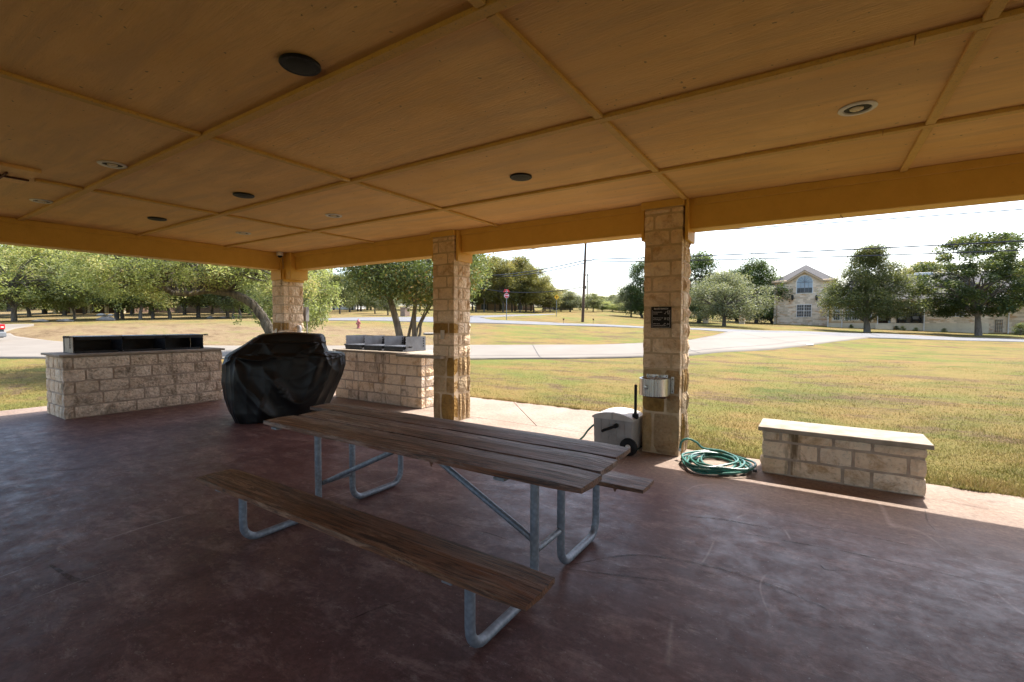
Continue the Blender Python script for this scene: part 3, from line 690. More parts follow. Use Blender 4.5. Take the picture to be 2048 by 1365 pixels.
# ------------------------------------------------------------------ grill counters and bench (stone by stone)
def counter(name, x0, x1, y0, y1, h, loc, label, cat, face_rows, end_rows, mat, capo=.03, capt=.045, axis='x', capname='cap_slab', caplab=None):
    t = tag(empty(name, loc), label, cat)
    MB().box(x0+.016, x1-.016, y0+.016, y1-.016, 0, h-.004).build('mortar_core', 'mortar', t)
    return t
def pick_split(n, jit, ph):
    s = [(i+ph)/n + rng.uniform(-jit, jit)/n for i in range(1 if ph == 0 else 0, n)]
    return [q for q in s if .03 < q < .97]
# long counter on the left side (runs along Y, shows +X face and -Y end)
b1 = counter('grill_counter', -9.95, -9.09, 2.07, 4.24, .915, (-9.5,3.1,0), 'long pale stone counter at the left edge under the black grill', 'stone counter', None, None, 'limestone_soot')
H5 = .905/5
rows1 = [[.06,.43,.62,.86],[.07,.35,.57,.80],[.08,.24,.41,.72,.95],[.20,.42,.51,.79,.92],[.06,.36,.66,.78]][::-1]
rows1 = [[.055,.40,.69,.79],[.21,.45,.55,.80,.95],[.06,.19,.36,.66,.90],[.12,.27,.50,.79,.97],[.055,.37,.54,.84]]
for k in range(5):
    face_course(b1, 'x', 2.07, 4.24, -9.20, -9.09, k*H5, (k+1)*H5, rows1[k], 'limestone_soot')
    face_course(b1, 'y', -9.95, -9.203, 2.07, 2.17, k*H5, (k+1)*H5, [.33,.62] if k % 2 else [.2,.55,.85], 'limestone')
    face_course(b1, 'x', 2.173, 4.24, -9.95, -9.86, k*H5, (k+1)*H5, [.2,.4,.6,.8] if k % 2 else [.3,.5,.7], 'limestone')
    face_course(b1, 'y', -9.858, -9.203, 4.14, 4.24, k*H5, (k+1)*H5, [.5], 'limestone')
MB().cbox(-9.99, -9.055, 2.035, 4.27, .912, .945, .005).build('cap_slab', 'cap_stone', b1)
# short counter at the front (runs along X, shows -Y face and +X end)
b2 = counter('grill_counter', -7.67, -5.41, 5.58, 6.40, .89, (-6.5,6.0,0), 'shorter stone counter with water stains beside the middle column', 'stone counter', None, None, 'limestone')
H5b = .885/5
rows2 = [[.17,.40,.57,.78],[.13,.22,.48,.78,.95],[.24,.36,.54,.83],[.10,.26,.55,.74,.95],[.14,.37,.50,.66]]
for k in range(5):
    face_course(b2, 'y', -7.67, -5.41, 5.58, 5.68, k*H5b, (k+1)*H5b, rows2[k], lambda: 'limestone_soot' if rng.random() < .3 else 'limestone')
    face_course(b2, 'x', 5.683, 6.40, -5.51, -5.41, k*H5b, (k+1)*H5b, [.35,.72] if k % 2 else [.45,.8], 'limestone')
    face_course(b2, 'x', 5.683, 6.40, -7.67, -7.57, k*H5b, (k+1)*H5b, [.5], 'limestone')
    face_course(b2, 'y', -7.567, -5.513, 6.30, 6.40, k*H5b, (k+1)*H5b, [.25,.5,.75], 'limestone')
MB().cbox(-7.70, -5.375, 5.55, 6.43, .888, .918, .005).build('cap_slab', 'cap_stone', b2)
MB().cbox(-5.373, -4.46, 4.985, 5.093, .905, .945, .004).build('counter_shelf', 'cap_stone', b2)
MB().cbox(-5.373, -4.75, 5.10, 5.56, .905, .94, .004).build('counter_shelf', 'cap_stone', b2)
# bench
bn = counter('stone_bench', -.41, .79, 5.0, 5.40, .405, (.19,5.2,0), 'low stone bench with a pale slab top at the right edge of the floor', 'bench', None, None, 'limestone')
for (z0, z1, sp, spx) in ((0,.155,[.19-.0,.55+.04,.0+.0] and [.055,.46,.66],[.5]),(.155,.315,[.38,.59,.90],[.4]),(.315,.405,[.13,.47,.70],[.6])):
    if z0 == 0: sp = [.16,.42,.66] and [.19,.53,.70]
    face_course(bn, 'y', -.41, .79, 5.0, 5.1, z0, z1, sp, 'limestone')
    face_course(bn, 'x', 5.103, 5.40, .69, .79, z0, z1, spx, 'limestone'); face_course(bn, 'x', 5.103, 5.40, -.41, -.31, z0, z1, spx, 'limestone')
    face_course(bn, 'y', -.41, .79, 5.3, 5.4, z0, z1, [.3,.6], 'limestone') if False else None
face_course(bn, 'y', -.307, .687, 5.31, 5.40, 0, .2, [.3,.6], 'limestone'); face_course(bn, 'y', -.307, .687, 5.31, 5.40, .2, .405, [.4,.75], 'limestone')
MB().cbox(-.44, .82, 4.965, 5.43, .406, .446, .004).build('bench_top', 'cap_stone', bn)

# ------------------------------------------------------------------ barbecue grills
def grill(loc, rz, raised, label, platemat, L):
    """local frame: length along +X, opening towards -Y, depth along +Y"""
    g = tag(empty('barbecue_grill', loc, rz), label, 'barbecue grill', None)
    D, Hh = .50, .26; n3 = 3; w = L/n3
    MB().box(0, L, 0, D, 0, .006).build('floor_plate', 'black_steel', g, local=True)
    MB().box(.006, L-.006, D-.006, D, .007, Hh*.97).build('back_plate', 'black_steel', g, local=True)
    for k in range(n3+1):
        x = min(max(k*w-.003, 0), L-.006)
        poly = [(0,.007),(D-.008,.007),(D-.008,Hh)]
        for q in range(4):      # notches near the back
            pass
        poly += [(.012,Hh)]
        zz = Hh-.02
        for q in range(4): poly += [(0,zz-.006),(0,zz-.022),(.014,zz-.03),(.014,zz-.042)]; zz -= .046
        poly += [(0,.05)]
        MB().prism(poly, x, x+.006, 'x').build('side_plate', platemat, g, local=True)
        sl = MB()
        for q in range(4): sl.box(x-.001, x+.0072, D-.075, D-.045, .075+q*.044, .10+q*.044)
        sl.build('rear_notch', 'black_plastic', g, local=True)
    gz = Hh-.02 if raised else .075
    for k in range(n3):
        x0, x1 = k*w+.01, (k+1)*w-.01; m_ = MB()
        for fx in (x0, x1-.012): m_.box(fx, fx+.012, -.02, D-.03, gz, gz+.014)
        for fy in (-.02, D-.042): m_.box(x0+.012, x1-.012, fy, fy+.012, gz, gz+.014)
        nb = 15
        for q in range(nb):
            xx = x0+.02+(x1-x0-.04)*q/(nb-1); m_.tube([(xx,-.01,gz+.012),(xx,D-.035,gz+.012)], .006, 6)
        m_.build('cooking_grate', 'grate_steel', g, local=True)
        MB().prism([(x0+.01,-.028),(x1-.01,-.028),(x1-.01,-.022),(x0+.01,-.022)], gz-.035, gz+.006).build('grate_lip', 'black_steel', g, local=True)
        MB().box(x0, x1-.05, -.012, -.004, .007, .035).build('ash_lip', 'black_steel', g, local=True)
    hz = gz+.007
    rod = MB().tube([(-.06,.05,hz),(L+.06,.05,hz)], .006, 8); rod.build('grate_rod', 'black_steel', g, local=True)
    for s_ in (-.10, L+.03):
        c = MB()
        for q in range(2): c.tube([(s_+t*.07, .05+.016*math.cos(t*14+q*3.14), hz+.016*math.sin(t*14+q*3.14)) for t in np.linspace(0,1,14)], .004, 6)
        c.build('coil_handle', 'black_steel', g, local=True)
    ch = MB()
    for q in range(8): ch.tube([(-.015+.006*math.cos(t)*(q%2), .10+.006*math.cos(t)*((q+1)%2), hz-.02-.02*q+.013*math.sin(t)) for t in np.linspace(0,6.28,8)], .0025, 5)
    ch.build('chain', 'black_steel', g, local=True)
    return g
grill((-9.26, 2.24, .945), R(90), True, 'black three bay grill with grates raised on the long left counter', 'black_steel', 1.76)
grill((-7.54, 5.73, .918), 0, False, 'grey sided three bay grill on the shorter middle counter', 'grey_steel', 1.61)
g1 = [o for o in bpy.data.objects if o.name.startswith('barbecue_grill')][0]
ep = MB().box(-.006, -.001, .004, .38, .01, .257).build('end_panel', 'tan_steel', g1, local=True)

# covered grill
ub = 566; dc = 6.98
cdir = Fh + Rh*(ub-1024)/FPX; cc = cdir*dc; bdir = cdir/np.linalg.norm(cdir); adir = np.array([bdir[1], -bdir[0], 0]); bdir = -bdir
lev = np.array([[1.262,-.20,.48,.16],[1.262,-.27,.53,.24],[1.245,-.33,.57,.29],[1.19,-.40,.595,.31],[1.08,-.55,.61,.33],[.975,-.72,.66,.34],[.955,-.75,.86,.35],[.93,-.77,.90,.36],[.78,-.80,.90,.38],[.58,-.81,.82,.40],[.35,-.78,.73,.42],[.15,-.73,.64,.43],[.0,-.66,.56,.42]])
NT, NZ = 420, 200
tt = np.linspace(0, len(lev)-1, NZ); LV = np.stack([np.interp(tt, np.arange(len(lev)), lev[:, i]) for i in range(4)], -1)
ang = np.linspace(0, 2*np.pi, NT, endpoint=False)
V = []
for z, l_, r_, dp in LV:
    c_, s_ = np.cos(ang), np.sin(ang); e = .62
    ax = np.sign(c_)*np.abs(c_)**e; bx = np.sign(s_)*np.abs(s_)**e
    w = np.clip((1.25-z)/.25, 0, 1)
    ridge = lambda x: (1-np.abs(np.sin(x))**.7)*1.25
    pl = .030*ridge(ang*4.5+.8+.9*np.sin(z*3)) + .018*ridge(ang*9.3+2.1+1.6*np.sin(z*2.2))
    a0 = (l_+r_)/2 + ax*(r_-l_)/2; fr = 0
    for (aa_, za_, kf, am_, rad) in ((-.62,.93,2.6,.075,.75),(.50,1.12,2.2,.060,.7),(.84,.92,2.6,.05,.5),(-.30,1.2,2.0,.03,.5)):
        dd = np.hypot(a0-aa_, z-za_); ph = np.arctan2(z-za_, a0-aa_)
        fr = fr + am_*ridge(kf*ph+aa_*5+.35*np.sin(dd*7))*np.exp(-dd/rad)*np.clip(dd/.10, 0, 1)*(z < za_+.02)
    sag = z - 1.15*(a0-.22)**2 + .10*np.sin(a0*4.1+.6) + .05*np.sin(a0*9)
    sw = (ridge(5.6*sag+.9)*.055 + ridge(11*sag+1.7+1.3*np.sin(a0*3))*.010)*np.clip((.80-z)/.3, 0, 1)*np.clip(z/.15+.25, 0, 1)*np.exp(-((a0-.1)/.75)**2)
    sw3 = .06*np.exp(-((a0-.52+.25*(1.1-z))/.07)**2)*np.clip((1.2-z)/.12,0,1)*np.clip((z-.45)/.3,0,1)
    front = np.clip(s_, -.2, 1)*.8+.2
    disp = w*(pl*.9*(1-.3*front)) + front*(fr+sw+sw3) - .03*front
    a = a0; b_ = bx*dp
    nx = ax/np.maximum(np.hypot(ax, bx), 1e-6); nb = bx/np.maximum(np.hypot(ax, bx), 1e-6)
    a = a + nx*disp*.6 - nx*.03*w; b_ = b_ + nb*disp
    zz = z + (np.cos(ang*7)*.012 + .012*np.sin(ang*3+1))*(z < .02) + .012*np.sin(a*7+1)*(z > 1.2)
    zz = np.maximum(zz, .004)
    V.append(cc[None, :]*np.array([1,1,0]) + adir[None]*a[:, None] + bdir[None]*b_[:, None] + np.array([0,0,1])[None]*zz[:, None])
V = np.concatenate(V); I = np.arange(NT*NZ).reshape(NZ, NT); J = np.roll(I, -1, 1)
F = np.stack([I[:-1], I[1:], J[1:], J[:-1]], -1).reshape(-1, 4)
V = np.vstack([V, V[:NT].mean(0)[None]+np.array([[0,0,.004]])]); tri = [(NT*NZ, int(I[0, k]), int(J[0, k]), int(J[0, k])) for k in range(NT)]
mbc = MB(); base = np.array([cc[0], cc[1], 0]); mbc.v = [tuple(q) for q in (V-base)]; mbc.f = [tuple(q) for q in F.tolist()] + [t[:3] for t in tri]
cov = mbc.build('covered_grill', 'black_vinyl', None, 'all'); cov.location = tuple(base)
tag(cov, 'gas grill hidden under a draped black vinyl cover between the counters', 'grill cover')

# ------------------------------------------------------------------ picnic table
tb = tag(empty('picnic_table', (-1.97,2.13,0)), 'weathered brown plank picnic table on galvanised pipe legs', 'picnic table')
def plank(name, x0, x1, y0, y1, z0, z1, mat):
    bm = bmesh.new(); nx = 14
    mb = MB(); mb.lat(x0, x1, y0, y1, z0, z1, nx, 2, 1, .0016, .007); bm.free()
    o = mb.build(name, mat, tb); return o
for k, (y0, y1) in enumerate(((1.715,1.955),(1.965,2.205),(2.215,2.455))):
    plank('tabletop_plank', -3.17+.02*(k==1)-.22*(k==2), -.775-.02*k, y0, y1, .715, .757, 'picnic_wood')
plank('seat_plank', -3.31, -.82, 1.355, 1.595, .398, .438, 'seat_wood'); plank('seat_plank', -3.25, -.83, 2.71, 2.95, .398, .438, 'seat_wood')
for xe in (-1.20, -3.04):
    for ya, yb, ztop_a, ztop_b in ((1.52,2.06,.397,.714),(2.36,2.87,.714,.397)):
        p = [(xe,ya,ztop_a),(xe,ya,.14)]; 
        for t in np.linspace(0, math.pi/2, 7)[1:]: p.append((xe, ya+.10-.10*math.cos(t), .124-.10*math.sin(t)))
        q = [(xe,yb,ztop_b),(xe,yb,.14)]
        for t in np.linspace(0, math.pi/2, 7)[1:]: q.append((xe, yb-.10+.10*math.cos(t), .124-.10*math.sin(t)))
        MB().tube(p + q[::-1], .0235, 12).build('pipe_leg', 'galvanised', tb, True)
    MB().tube([(xe,2.085,.235),(xe,2.335,.235)], .018, 10).build('cross_brace', 'galvanised', tb, True)
    s_ = 1 if xe < -2 else -1
    MB().tube([(xe+.03*s_,2.13,.245),(xe+.12*s_,2.13,.29),(xe+.92*s_,2.13,.665),(xe+1.0*s_,2.13,.707)], .018, 10).build('diagonal_brace', 'galvanised', tb, True)
    MB().box(xe-.03,xe+.03,1.73,2.44,.700,.7135).build('top_bracket', 'galvanised', tb)
    for ya in (1.37,2.72): MB().box(xe-.025,xe+.025,ya,ya+.22,.389,.3975).build('seat_bracket', 'galvanised', tb)
for yy, xx in ((1.735,-1.62),(2.735,-1.02)): MB().prism([(xx-.04,1.0),(xx,.66),(xx+.04,1.0)] if False else [(xx-.012,.714 if yy < 2 else .397),(xx,.69 if yy < 2 else .375),(xx+.012,.714 if yy < 2 else .397)], yy, yy+.004, 'y').build('splinter', 'picnic_wood', tb)

# ------------------------------------------------------------------ hose reel box
hr = tag(empty('hose_reel_box', (-1.84,5.1,0)), 'grey plastic hose reel box with crank and wheels against the stone column', 'hose reel')
X0, X1, Y0, Y1 = -2.07, -1.625, 4.86, 5.22
bd = MB(); bd.prism([(X0+.01,.03),(X1-.01,.03),(X1,.385),(X0,.385)], Y0, Y1, 'y'); bd.build('body', 'grey_plastic', hr)
for k in range(1,5):
    xx = X0+(X1-X0)*k/5; MB().box(xx-.003, xx+.003, Y0-.004, Y0-.0005, .06 , .36).build('rib', 'grey_plastic', hr)
ch = MB()
for s_ in (-1, 1):
    xm = (X0+X1)/2
    for q in range(2):
        p0 = (xm+s_*.01, .20-q*.07); p1 = (xm+s_*.16, .10-q*.02); th_ = .005
        ch.add([(p0[0],Y0-.007,p0[1]-th_),(p1[0],Y0-.007,p1[1]-th_),(p1[0],Y0-.007,p1[1]+th_),(p0[0],Y0-.007,p0[1]+th_),(p0[0],Y0-.001,p0[1]-th_),(p1[0],Y0-.001,p1[1]-th_),(p1[0],Y0-.001,p1[1]+th_),(p0[0],Y0-.001,p0[1]+th_)],[(0,1,2,3),(7,6,5,4),(0,4,5,1),(1,5,6,2),(2,6,7,3),(3,7,4,0)])
ch.build('chevron_rib', 'grey_plastic', hr)
arc = [(X0-.012+(X1-X0+.024)*t, .388+.055*math.sin(math.pi*t)**.7) for t in np.linspace(0,1,13)]
MB().prism([(X0-.012,.366),(X1+.012,.366)] + arc[::-1], Y0-.015, Y1+.012, 'y').build('lid', 'grey_lid', hr)
MB().box((X0+X1)/2-.004, (X0+X1)/2+.004, Y0-.019, Y1-.02, .372, .4455).build('lid_seam', 'grey_plastic', hr)
MB().tube([(-1.93,Y0-.035,.245),(-1.80,Y0-.035,.305)], .015, 10).tube([(-1.80,Y0,.305),(-1.80,Y0-.05,.305)], .024, 12).tube([(-1.93,Y0-.03,.245),(-1.93,Y0-.085,.245)], .016, 10).build('crank', 'black_plastic', hr, True)
for xw, yw in ((-1.655,Y0-.05),(-1.655,Y1+.01)):
    w = MB(); w.lathe([(.02,0),(.085,.0),(.095,.008),(.095,.032),(.085,.04),(.02,.04)], (xw,yw,.096), 28, 'y'); wo_ = w.build('wheel', 'black_plastic', hr, True)
    MB().lathe([(.001,-.006),(.028,-.006),(.03,.002)], (xw,yw,.096), 16, 'y').build('hub', 'white_plastic', wo_, True)
MB().cbox(-1.635,-1.607,4.93,4.955,.38,.76,.006).cbox(-1.65,-1.59,4.92,4.965,.385,.44,.006).build('pull_handle', 'black_plastic', hr)
MB().box(X0+.03, X1-.02, Y0-.03, Y1, .004, .028).build('base_rail', 'green_hose', hr)
hs = smoothpath([(X0+.01,4.95,.27),(X0-.03,4.93,.26),(X0-.10,4.93,.19),(X0-.17,4.95,.10),(X0-.26,4.97,.035),(X0-.42,5.0,.014),(X0-.7,4.97,.014),(X0-1.0,5.06,.014)], 6)
MB().tube(hs, .011, 8).build('feed_hose', 'green_hose', hr, True)

# coiled hose
hc = []
cx, cy = -.80, 4.97
nl = 9
for i in range(nl*26):
    t = i/26*2*math.pi; k = i/26
    rx = .34 - .13*abs(math.sin(k*1.35+.4)) + .02*math.sin(t*2+k); ry = .38 - .12*abs(math.sin(k*1.1+1)) + .02*math.cos(t*3)
    ox = .055*math.sin(k*2.1); oy = .05*math.cos(k*1.7) + .05*math.sin(t*.5+k)
    hc.append((cx+ox+rx*math.cos(t), cy+oy+ry*math.sin(t), .014 + .0105*k*.62 + .006*math.sin(t*3+k*2)))
tail = [(cx+.02,cy+.30,.08),(-.96,5.17,.11),(-1.02,5.10,.18),(-1.10,5.06,.215),(-1.155,5.03,.18),(-1.165,5.01,.11)]
path = smoothpath(tail[::-1] + [hc[4]], 6)[:-1] + [Vector(p) for p in hc[5:]]
ho = MB(); ho.tube(path, .0115, 8); hob = tag(empty('garden_hose', (cx, cy, 0)), 'green garden hose lying in a loose coil beside the column', 'hose')
ho.build('coil', 'green_hose', hob, True)
MB().lathe([(.013,0),(.013,.03)], (-1.165,5.01,.085), 12).build('coupling', 'white_plastic', hob, True)
MB().lathe([(.014,0),(.014,.035)], (hc[-1][0],hc[-1][1],hc[-1][2]-.012), 12, 'x').build('coupling', 'dark_metal', hob, True)

# ------------------------------------------------------------------ fittings on columns
df = tag(empty('drinking_fountain', (-1.42,5.06,.65)), 'stainless steel drinking fountain mounted low on the stone column', 'drinking fountain')
YF = 5.075; fx0, fx1 = -1.585, -1.285
out = [(fx0,YF),(fx0,YF-.09)]+[((fx0+fx1)/2+.5*(fx1-fx0)*math.cos(t), YF-.09-.165*math.sin(t)**.9) for t in np.linspace(math.pi,0,18)[1:-1]]+[(fx1,YF-.09),(fx1,YF)]
cxm, cym = (fx0+fx1)/2, YF-.12
ins = [(cxm+(a-cxm)*.88, cym+(b_-cym)*.84) for a, b_ in out]
bo = MB(); k = len(out)
vs = [(a,b_,.66) for a,b_ in out]+[(a,b_,.838) for a,b_ in out]+[(a,b_,.838) for a,b_ in ins]+[(cxm+(a-cxm)*.8,cym+(b_-cym)*.75,.80) for a,b_ in out]
fs = [tuple(range(k))]
for q in range(3): fs += [(q*k+i, q*k+(i+1)%k, (q+1)*k+(i+1)%k, (q+1)*k+i) for i in range(k)]
fs.append(tuple(range(3*k, 4*k))); bo.add(vs, fs); bo.build('basin', 'stainless', df, True)
MB().cbox(-1.545,-1.315,YF-.004,YF+.012,.838,.87,.002).cbox(fx1+.002,fx1+.035,YF-.004,YF+.012,.67,.855,.002).build('wall_flange', 'stainless', df)
for a, z in ((-1.53,.856),(-1.33,.856),(fx1+.02,.83),(fx1+.02,.70)): MB().lathe([(.006,0),(.006,-.004),(.001,-.005)], (a,YF-.004,z), 10, 'y').build('screw', 'dark_metal', df, True)
MB().lathe([(.001,-.03),(.018,-.028),(.023,-.014),(.019,0),(.012,.006)], (-1.475,YF-.247,.755), 20, 'y').build('push_button', 'stainless', df, True)
MB().lathe([(.014,0),(.016,.012),(.011,.02),(.015,.032),(.013,.045),(.001,.05)], (-1.405,YF-.12,.835), 16).build('bubbler', 'stainless', df, True)
MB().box(-1.50,-1.31,YF-.13,YF,.63,.659).build('bracket', 'rust', df)

def text(body, size, x, z, y, parent, mat, align='LEFT', name='lettering', ext=.0006):
    cu = bpy.data.curves.new('t', 'FONT'); cu.body = body; cu.size = size; cu.align_x = align; cu.extrude = ext
    tmp = bpy.data.objects.new('t', cu); COL.objects.link(tmp); bpy.context.view_layer.update()
    me = bpy.data.meshes.new_from_object(tmp.evaluated_get(bpy.context.evaluated_depsgraph_get())); bpy.data.objects.remove(tmp)
    me.materials.clear(); me.materials.append(MATS[mat]); o = bpy.data.objects.new(name, me); COL.objects.link(o)
    o.parent = parent; off = parent.location; o.location = (x-off.x, y-off.y, z-off.z); o.rotation_euler = (R(90), 0, 0); return o
sg = tag(empty('rules_sign', (-1.397,5.07,1.37)), 'black park notice with white lettering fixed to the stone column', 'sign')
sx0, sx1, sz0, sz1 = -1.503, -1.290, 1.372, 1.600; YS = 5.066
MB().cbox(sx0, sx1, YS, YS+.012, sz0, sz1, .002).build('plate', 'sign_black', sg)
w_ = .0018
MB().box(sx0+.012,sx0+.012+w_,YS-.001,YS-.0002,sz0+.01,sz1-.035).box(sx1-.012-w_,sx1-.012,YS-.001,YS-.0002,sz0+.01,sz1-.035).box(sx0+.014,sx1-.014,YS-.001,YS-.0002,sz0+.008,sz0+.008+w_).build('border_line', 'letter_paint', sg)
text('BLUES RANCH', .023, (sx0+sx1)/2, sz1-.03, YS-.001, sg, 'letter_paint', 'CENTER')
for k, (a, b_) in enumerate((('Drinking fountain','use only'),('Please do not wash','the serving gear'),('Water cup is','returned to the park'))):
    z = sz1-.062-.062*k
    text(a, .0135, sx0+.024, z, YS-.001, sg, 'letter_paint'); text(b_, .0135, sx0+.024, z-.018, YS-.001, sg, 'letter_paint')
def stroke(pts, name): MB().tube([(a, YS-.001, b_) for a, b_ in pts], .0016, 5).build(name, 'letter_paint', sg)
mx = sx1-.072
stroke([(mx,sz1-.07),(mx+.007,sz1-.08),(mx+.022,sz1-.052)], 'tick_mark')
stroke([(mx+.034,sz1-.045),(mx+.037,sz1-.08),(mx+.048,sz1-.08),(mx+.052,sz1-.045),(mx+.034,sz1-.045)], 'cup_symbol')
stroke([(mx,sz1-.115),(mx+.018,sz1-.14)], 'cross_mark'); stroke([(mx+.018,sz1-.115),(mx,sz1-.14)], 'cross_mark')
stroke([(mx+.028,sz1-.12),(mx+.034,sz1-.142),(mx+.05,sz1-.142),(mx+.054,sz1-.12),(mx+.028,sz1-.12)], 'basin_symbol')
stroke([(mx+.008+.01*math.cos(t), sz1-.19+.012*math.sin(t)) for t in np.linspace(.6,5.6,9)], 'drop_symbol')
stroke([(mx+.03,sz1-.198),(mx+.038,sz1-.176),(mx+.048,sz1-.19),(mx+.056,sz1-.182)], 'hand_symbol')
# switch plate on column 2
sp = tag(empty('switch_plate', (-4.5,5.085,1.25)), 'ivory electrical cover plate on the middle stone column', 'switch plate')
MB().cbox(-4.548,-4.478,5.078,5.094,1.187,1.315,.003).build('plate', 'ivory_plastic', sp); MB().cbox(-4.528,-4.498,5.073,5.079,1.21,1.29,.002).build('flap', 'ivory_plastic', sp)
# pipe elbow, conduit and box at column 1
el = tag(empty('utility_box', (-8.46,5.62,1.2)), 'grey electrical box behind the corner stone column', 'electrical box')
q = atY(614,600,5.66); 
MB().cbox(-8.66,-8.52,5.54,5.62,1.44,1.73,.006).build('box', 'grey_plastic', el); MB().tube([(-8.545,5.58,1.44),(-8.545,5.58,.02)], .014, 10).build('conduit', 'grey_plastic', el, True)
pe = tag(empty('pipe_elbow', (-8.47,5.25,1.2)), 'white pipe elbow coming out of the corner stone column', 'pipe')
MB().tube(smoothpath([(-8.52,5.38,1.34),(-8.45,5.36,1.33),(-8.42,5.34,1.26),(-8.42,5.33,1.12)], 5), .04, 14).build('elbow', 'white_plastic', pe, True)
MB().tube([(-8.42,5.33,1.14),(-8.42,5.33,.02)], .03, 12).build('downpipe', 'white_plastic', pe, True)
pp = tag(MB().cbox(-8.80,-8.74,5.07,5.086,1.13,1.30,.003).build('socket_cover', 'ivory_plastic'), 'pale socket cover on the corner stone column', 'socket')
#@@PART2
# ------------------------------------------------------------------ trees
def rvec(n): 
    v = NR.normal(size=(n, 3)); return v/np.linalg.norm(v, axis=1, keepdims=True)
def leaves(centres, sig, per, size, tintc, flat=.7, asp=.5, up=.35, tri=False):
    """leaf cards scattered round cluster centres"""
    n = len(centres)*per; c = np.repeat(centres, per, 0); tc = np.repeat(tintc, per)
    sg_ = np.repeat(np.broadcast_to(np.asarray(sig, float), (len(centres),)), per)[:, None]
    r = rvec(n)*(NR.random((n, 1))**.45)*sg_*1.7; r[:, 2] *= flat
    p = c + r
    nrm = rvec(n); nrm[:, 2] = np.abs(nrm[:, 2]) + up; nrm /= np.linalg.norm(nrm, axis=1, keepdims=True)
    a = np.cross(nrm, rvec(n)); a /= np.linalg.norm(a, axis=1, keepdims=True); b_ = np.cross(nrm, a)
    s = size*(.6+.8*NR.random((n, 1)))
    a = a*s; b_ = b_*s*asp
    P = np.stack([p-a, p+b_*1.0-a*.1, p+a, p-b_*1.0-a*.1], 1).reshape(-1, 3)
    F = np.arange(4*n).reshape(n, 4)
    t = np.clip(tc + NR.normal(size=n)*.17, 0, 1)
    return P, F, t
def crown_mesh(name, parts, mat):
    P = []; F = []; T = []; k = 0
    for p, f, t in parts: P.append(p); F.append(f+k); T.append(t); k += len(p)
    return npmesh(name, np.concatenate(P), np.concatenate(F), mat, {'tint': ('FACE', np.concatenate(T))})
def limbs(start, targets, r0, mb, fork, n=7):
    """bend a limb from the stem to every target"""
    for t_ in targets:
        s = Vector(start[rng.randrange(len(start))]); e = Vector([float(q) for q in t_]); m1 = s.lerp(e, .4) + Vector((0,0,.12*(e-s).length)) + Vector((rng.uniform(-1,1),rng.uniform(-1,1),0))*.08*(e-s).length
        pts = smoothpath([s, m1, e], 4); L = len(pts)
        mb.tube(pts, [max(r0*(1-i/L)**.8, .008) for i in range(L)], n, False)
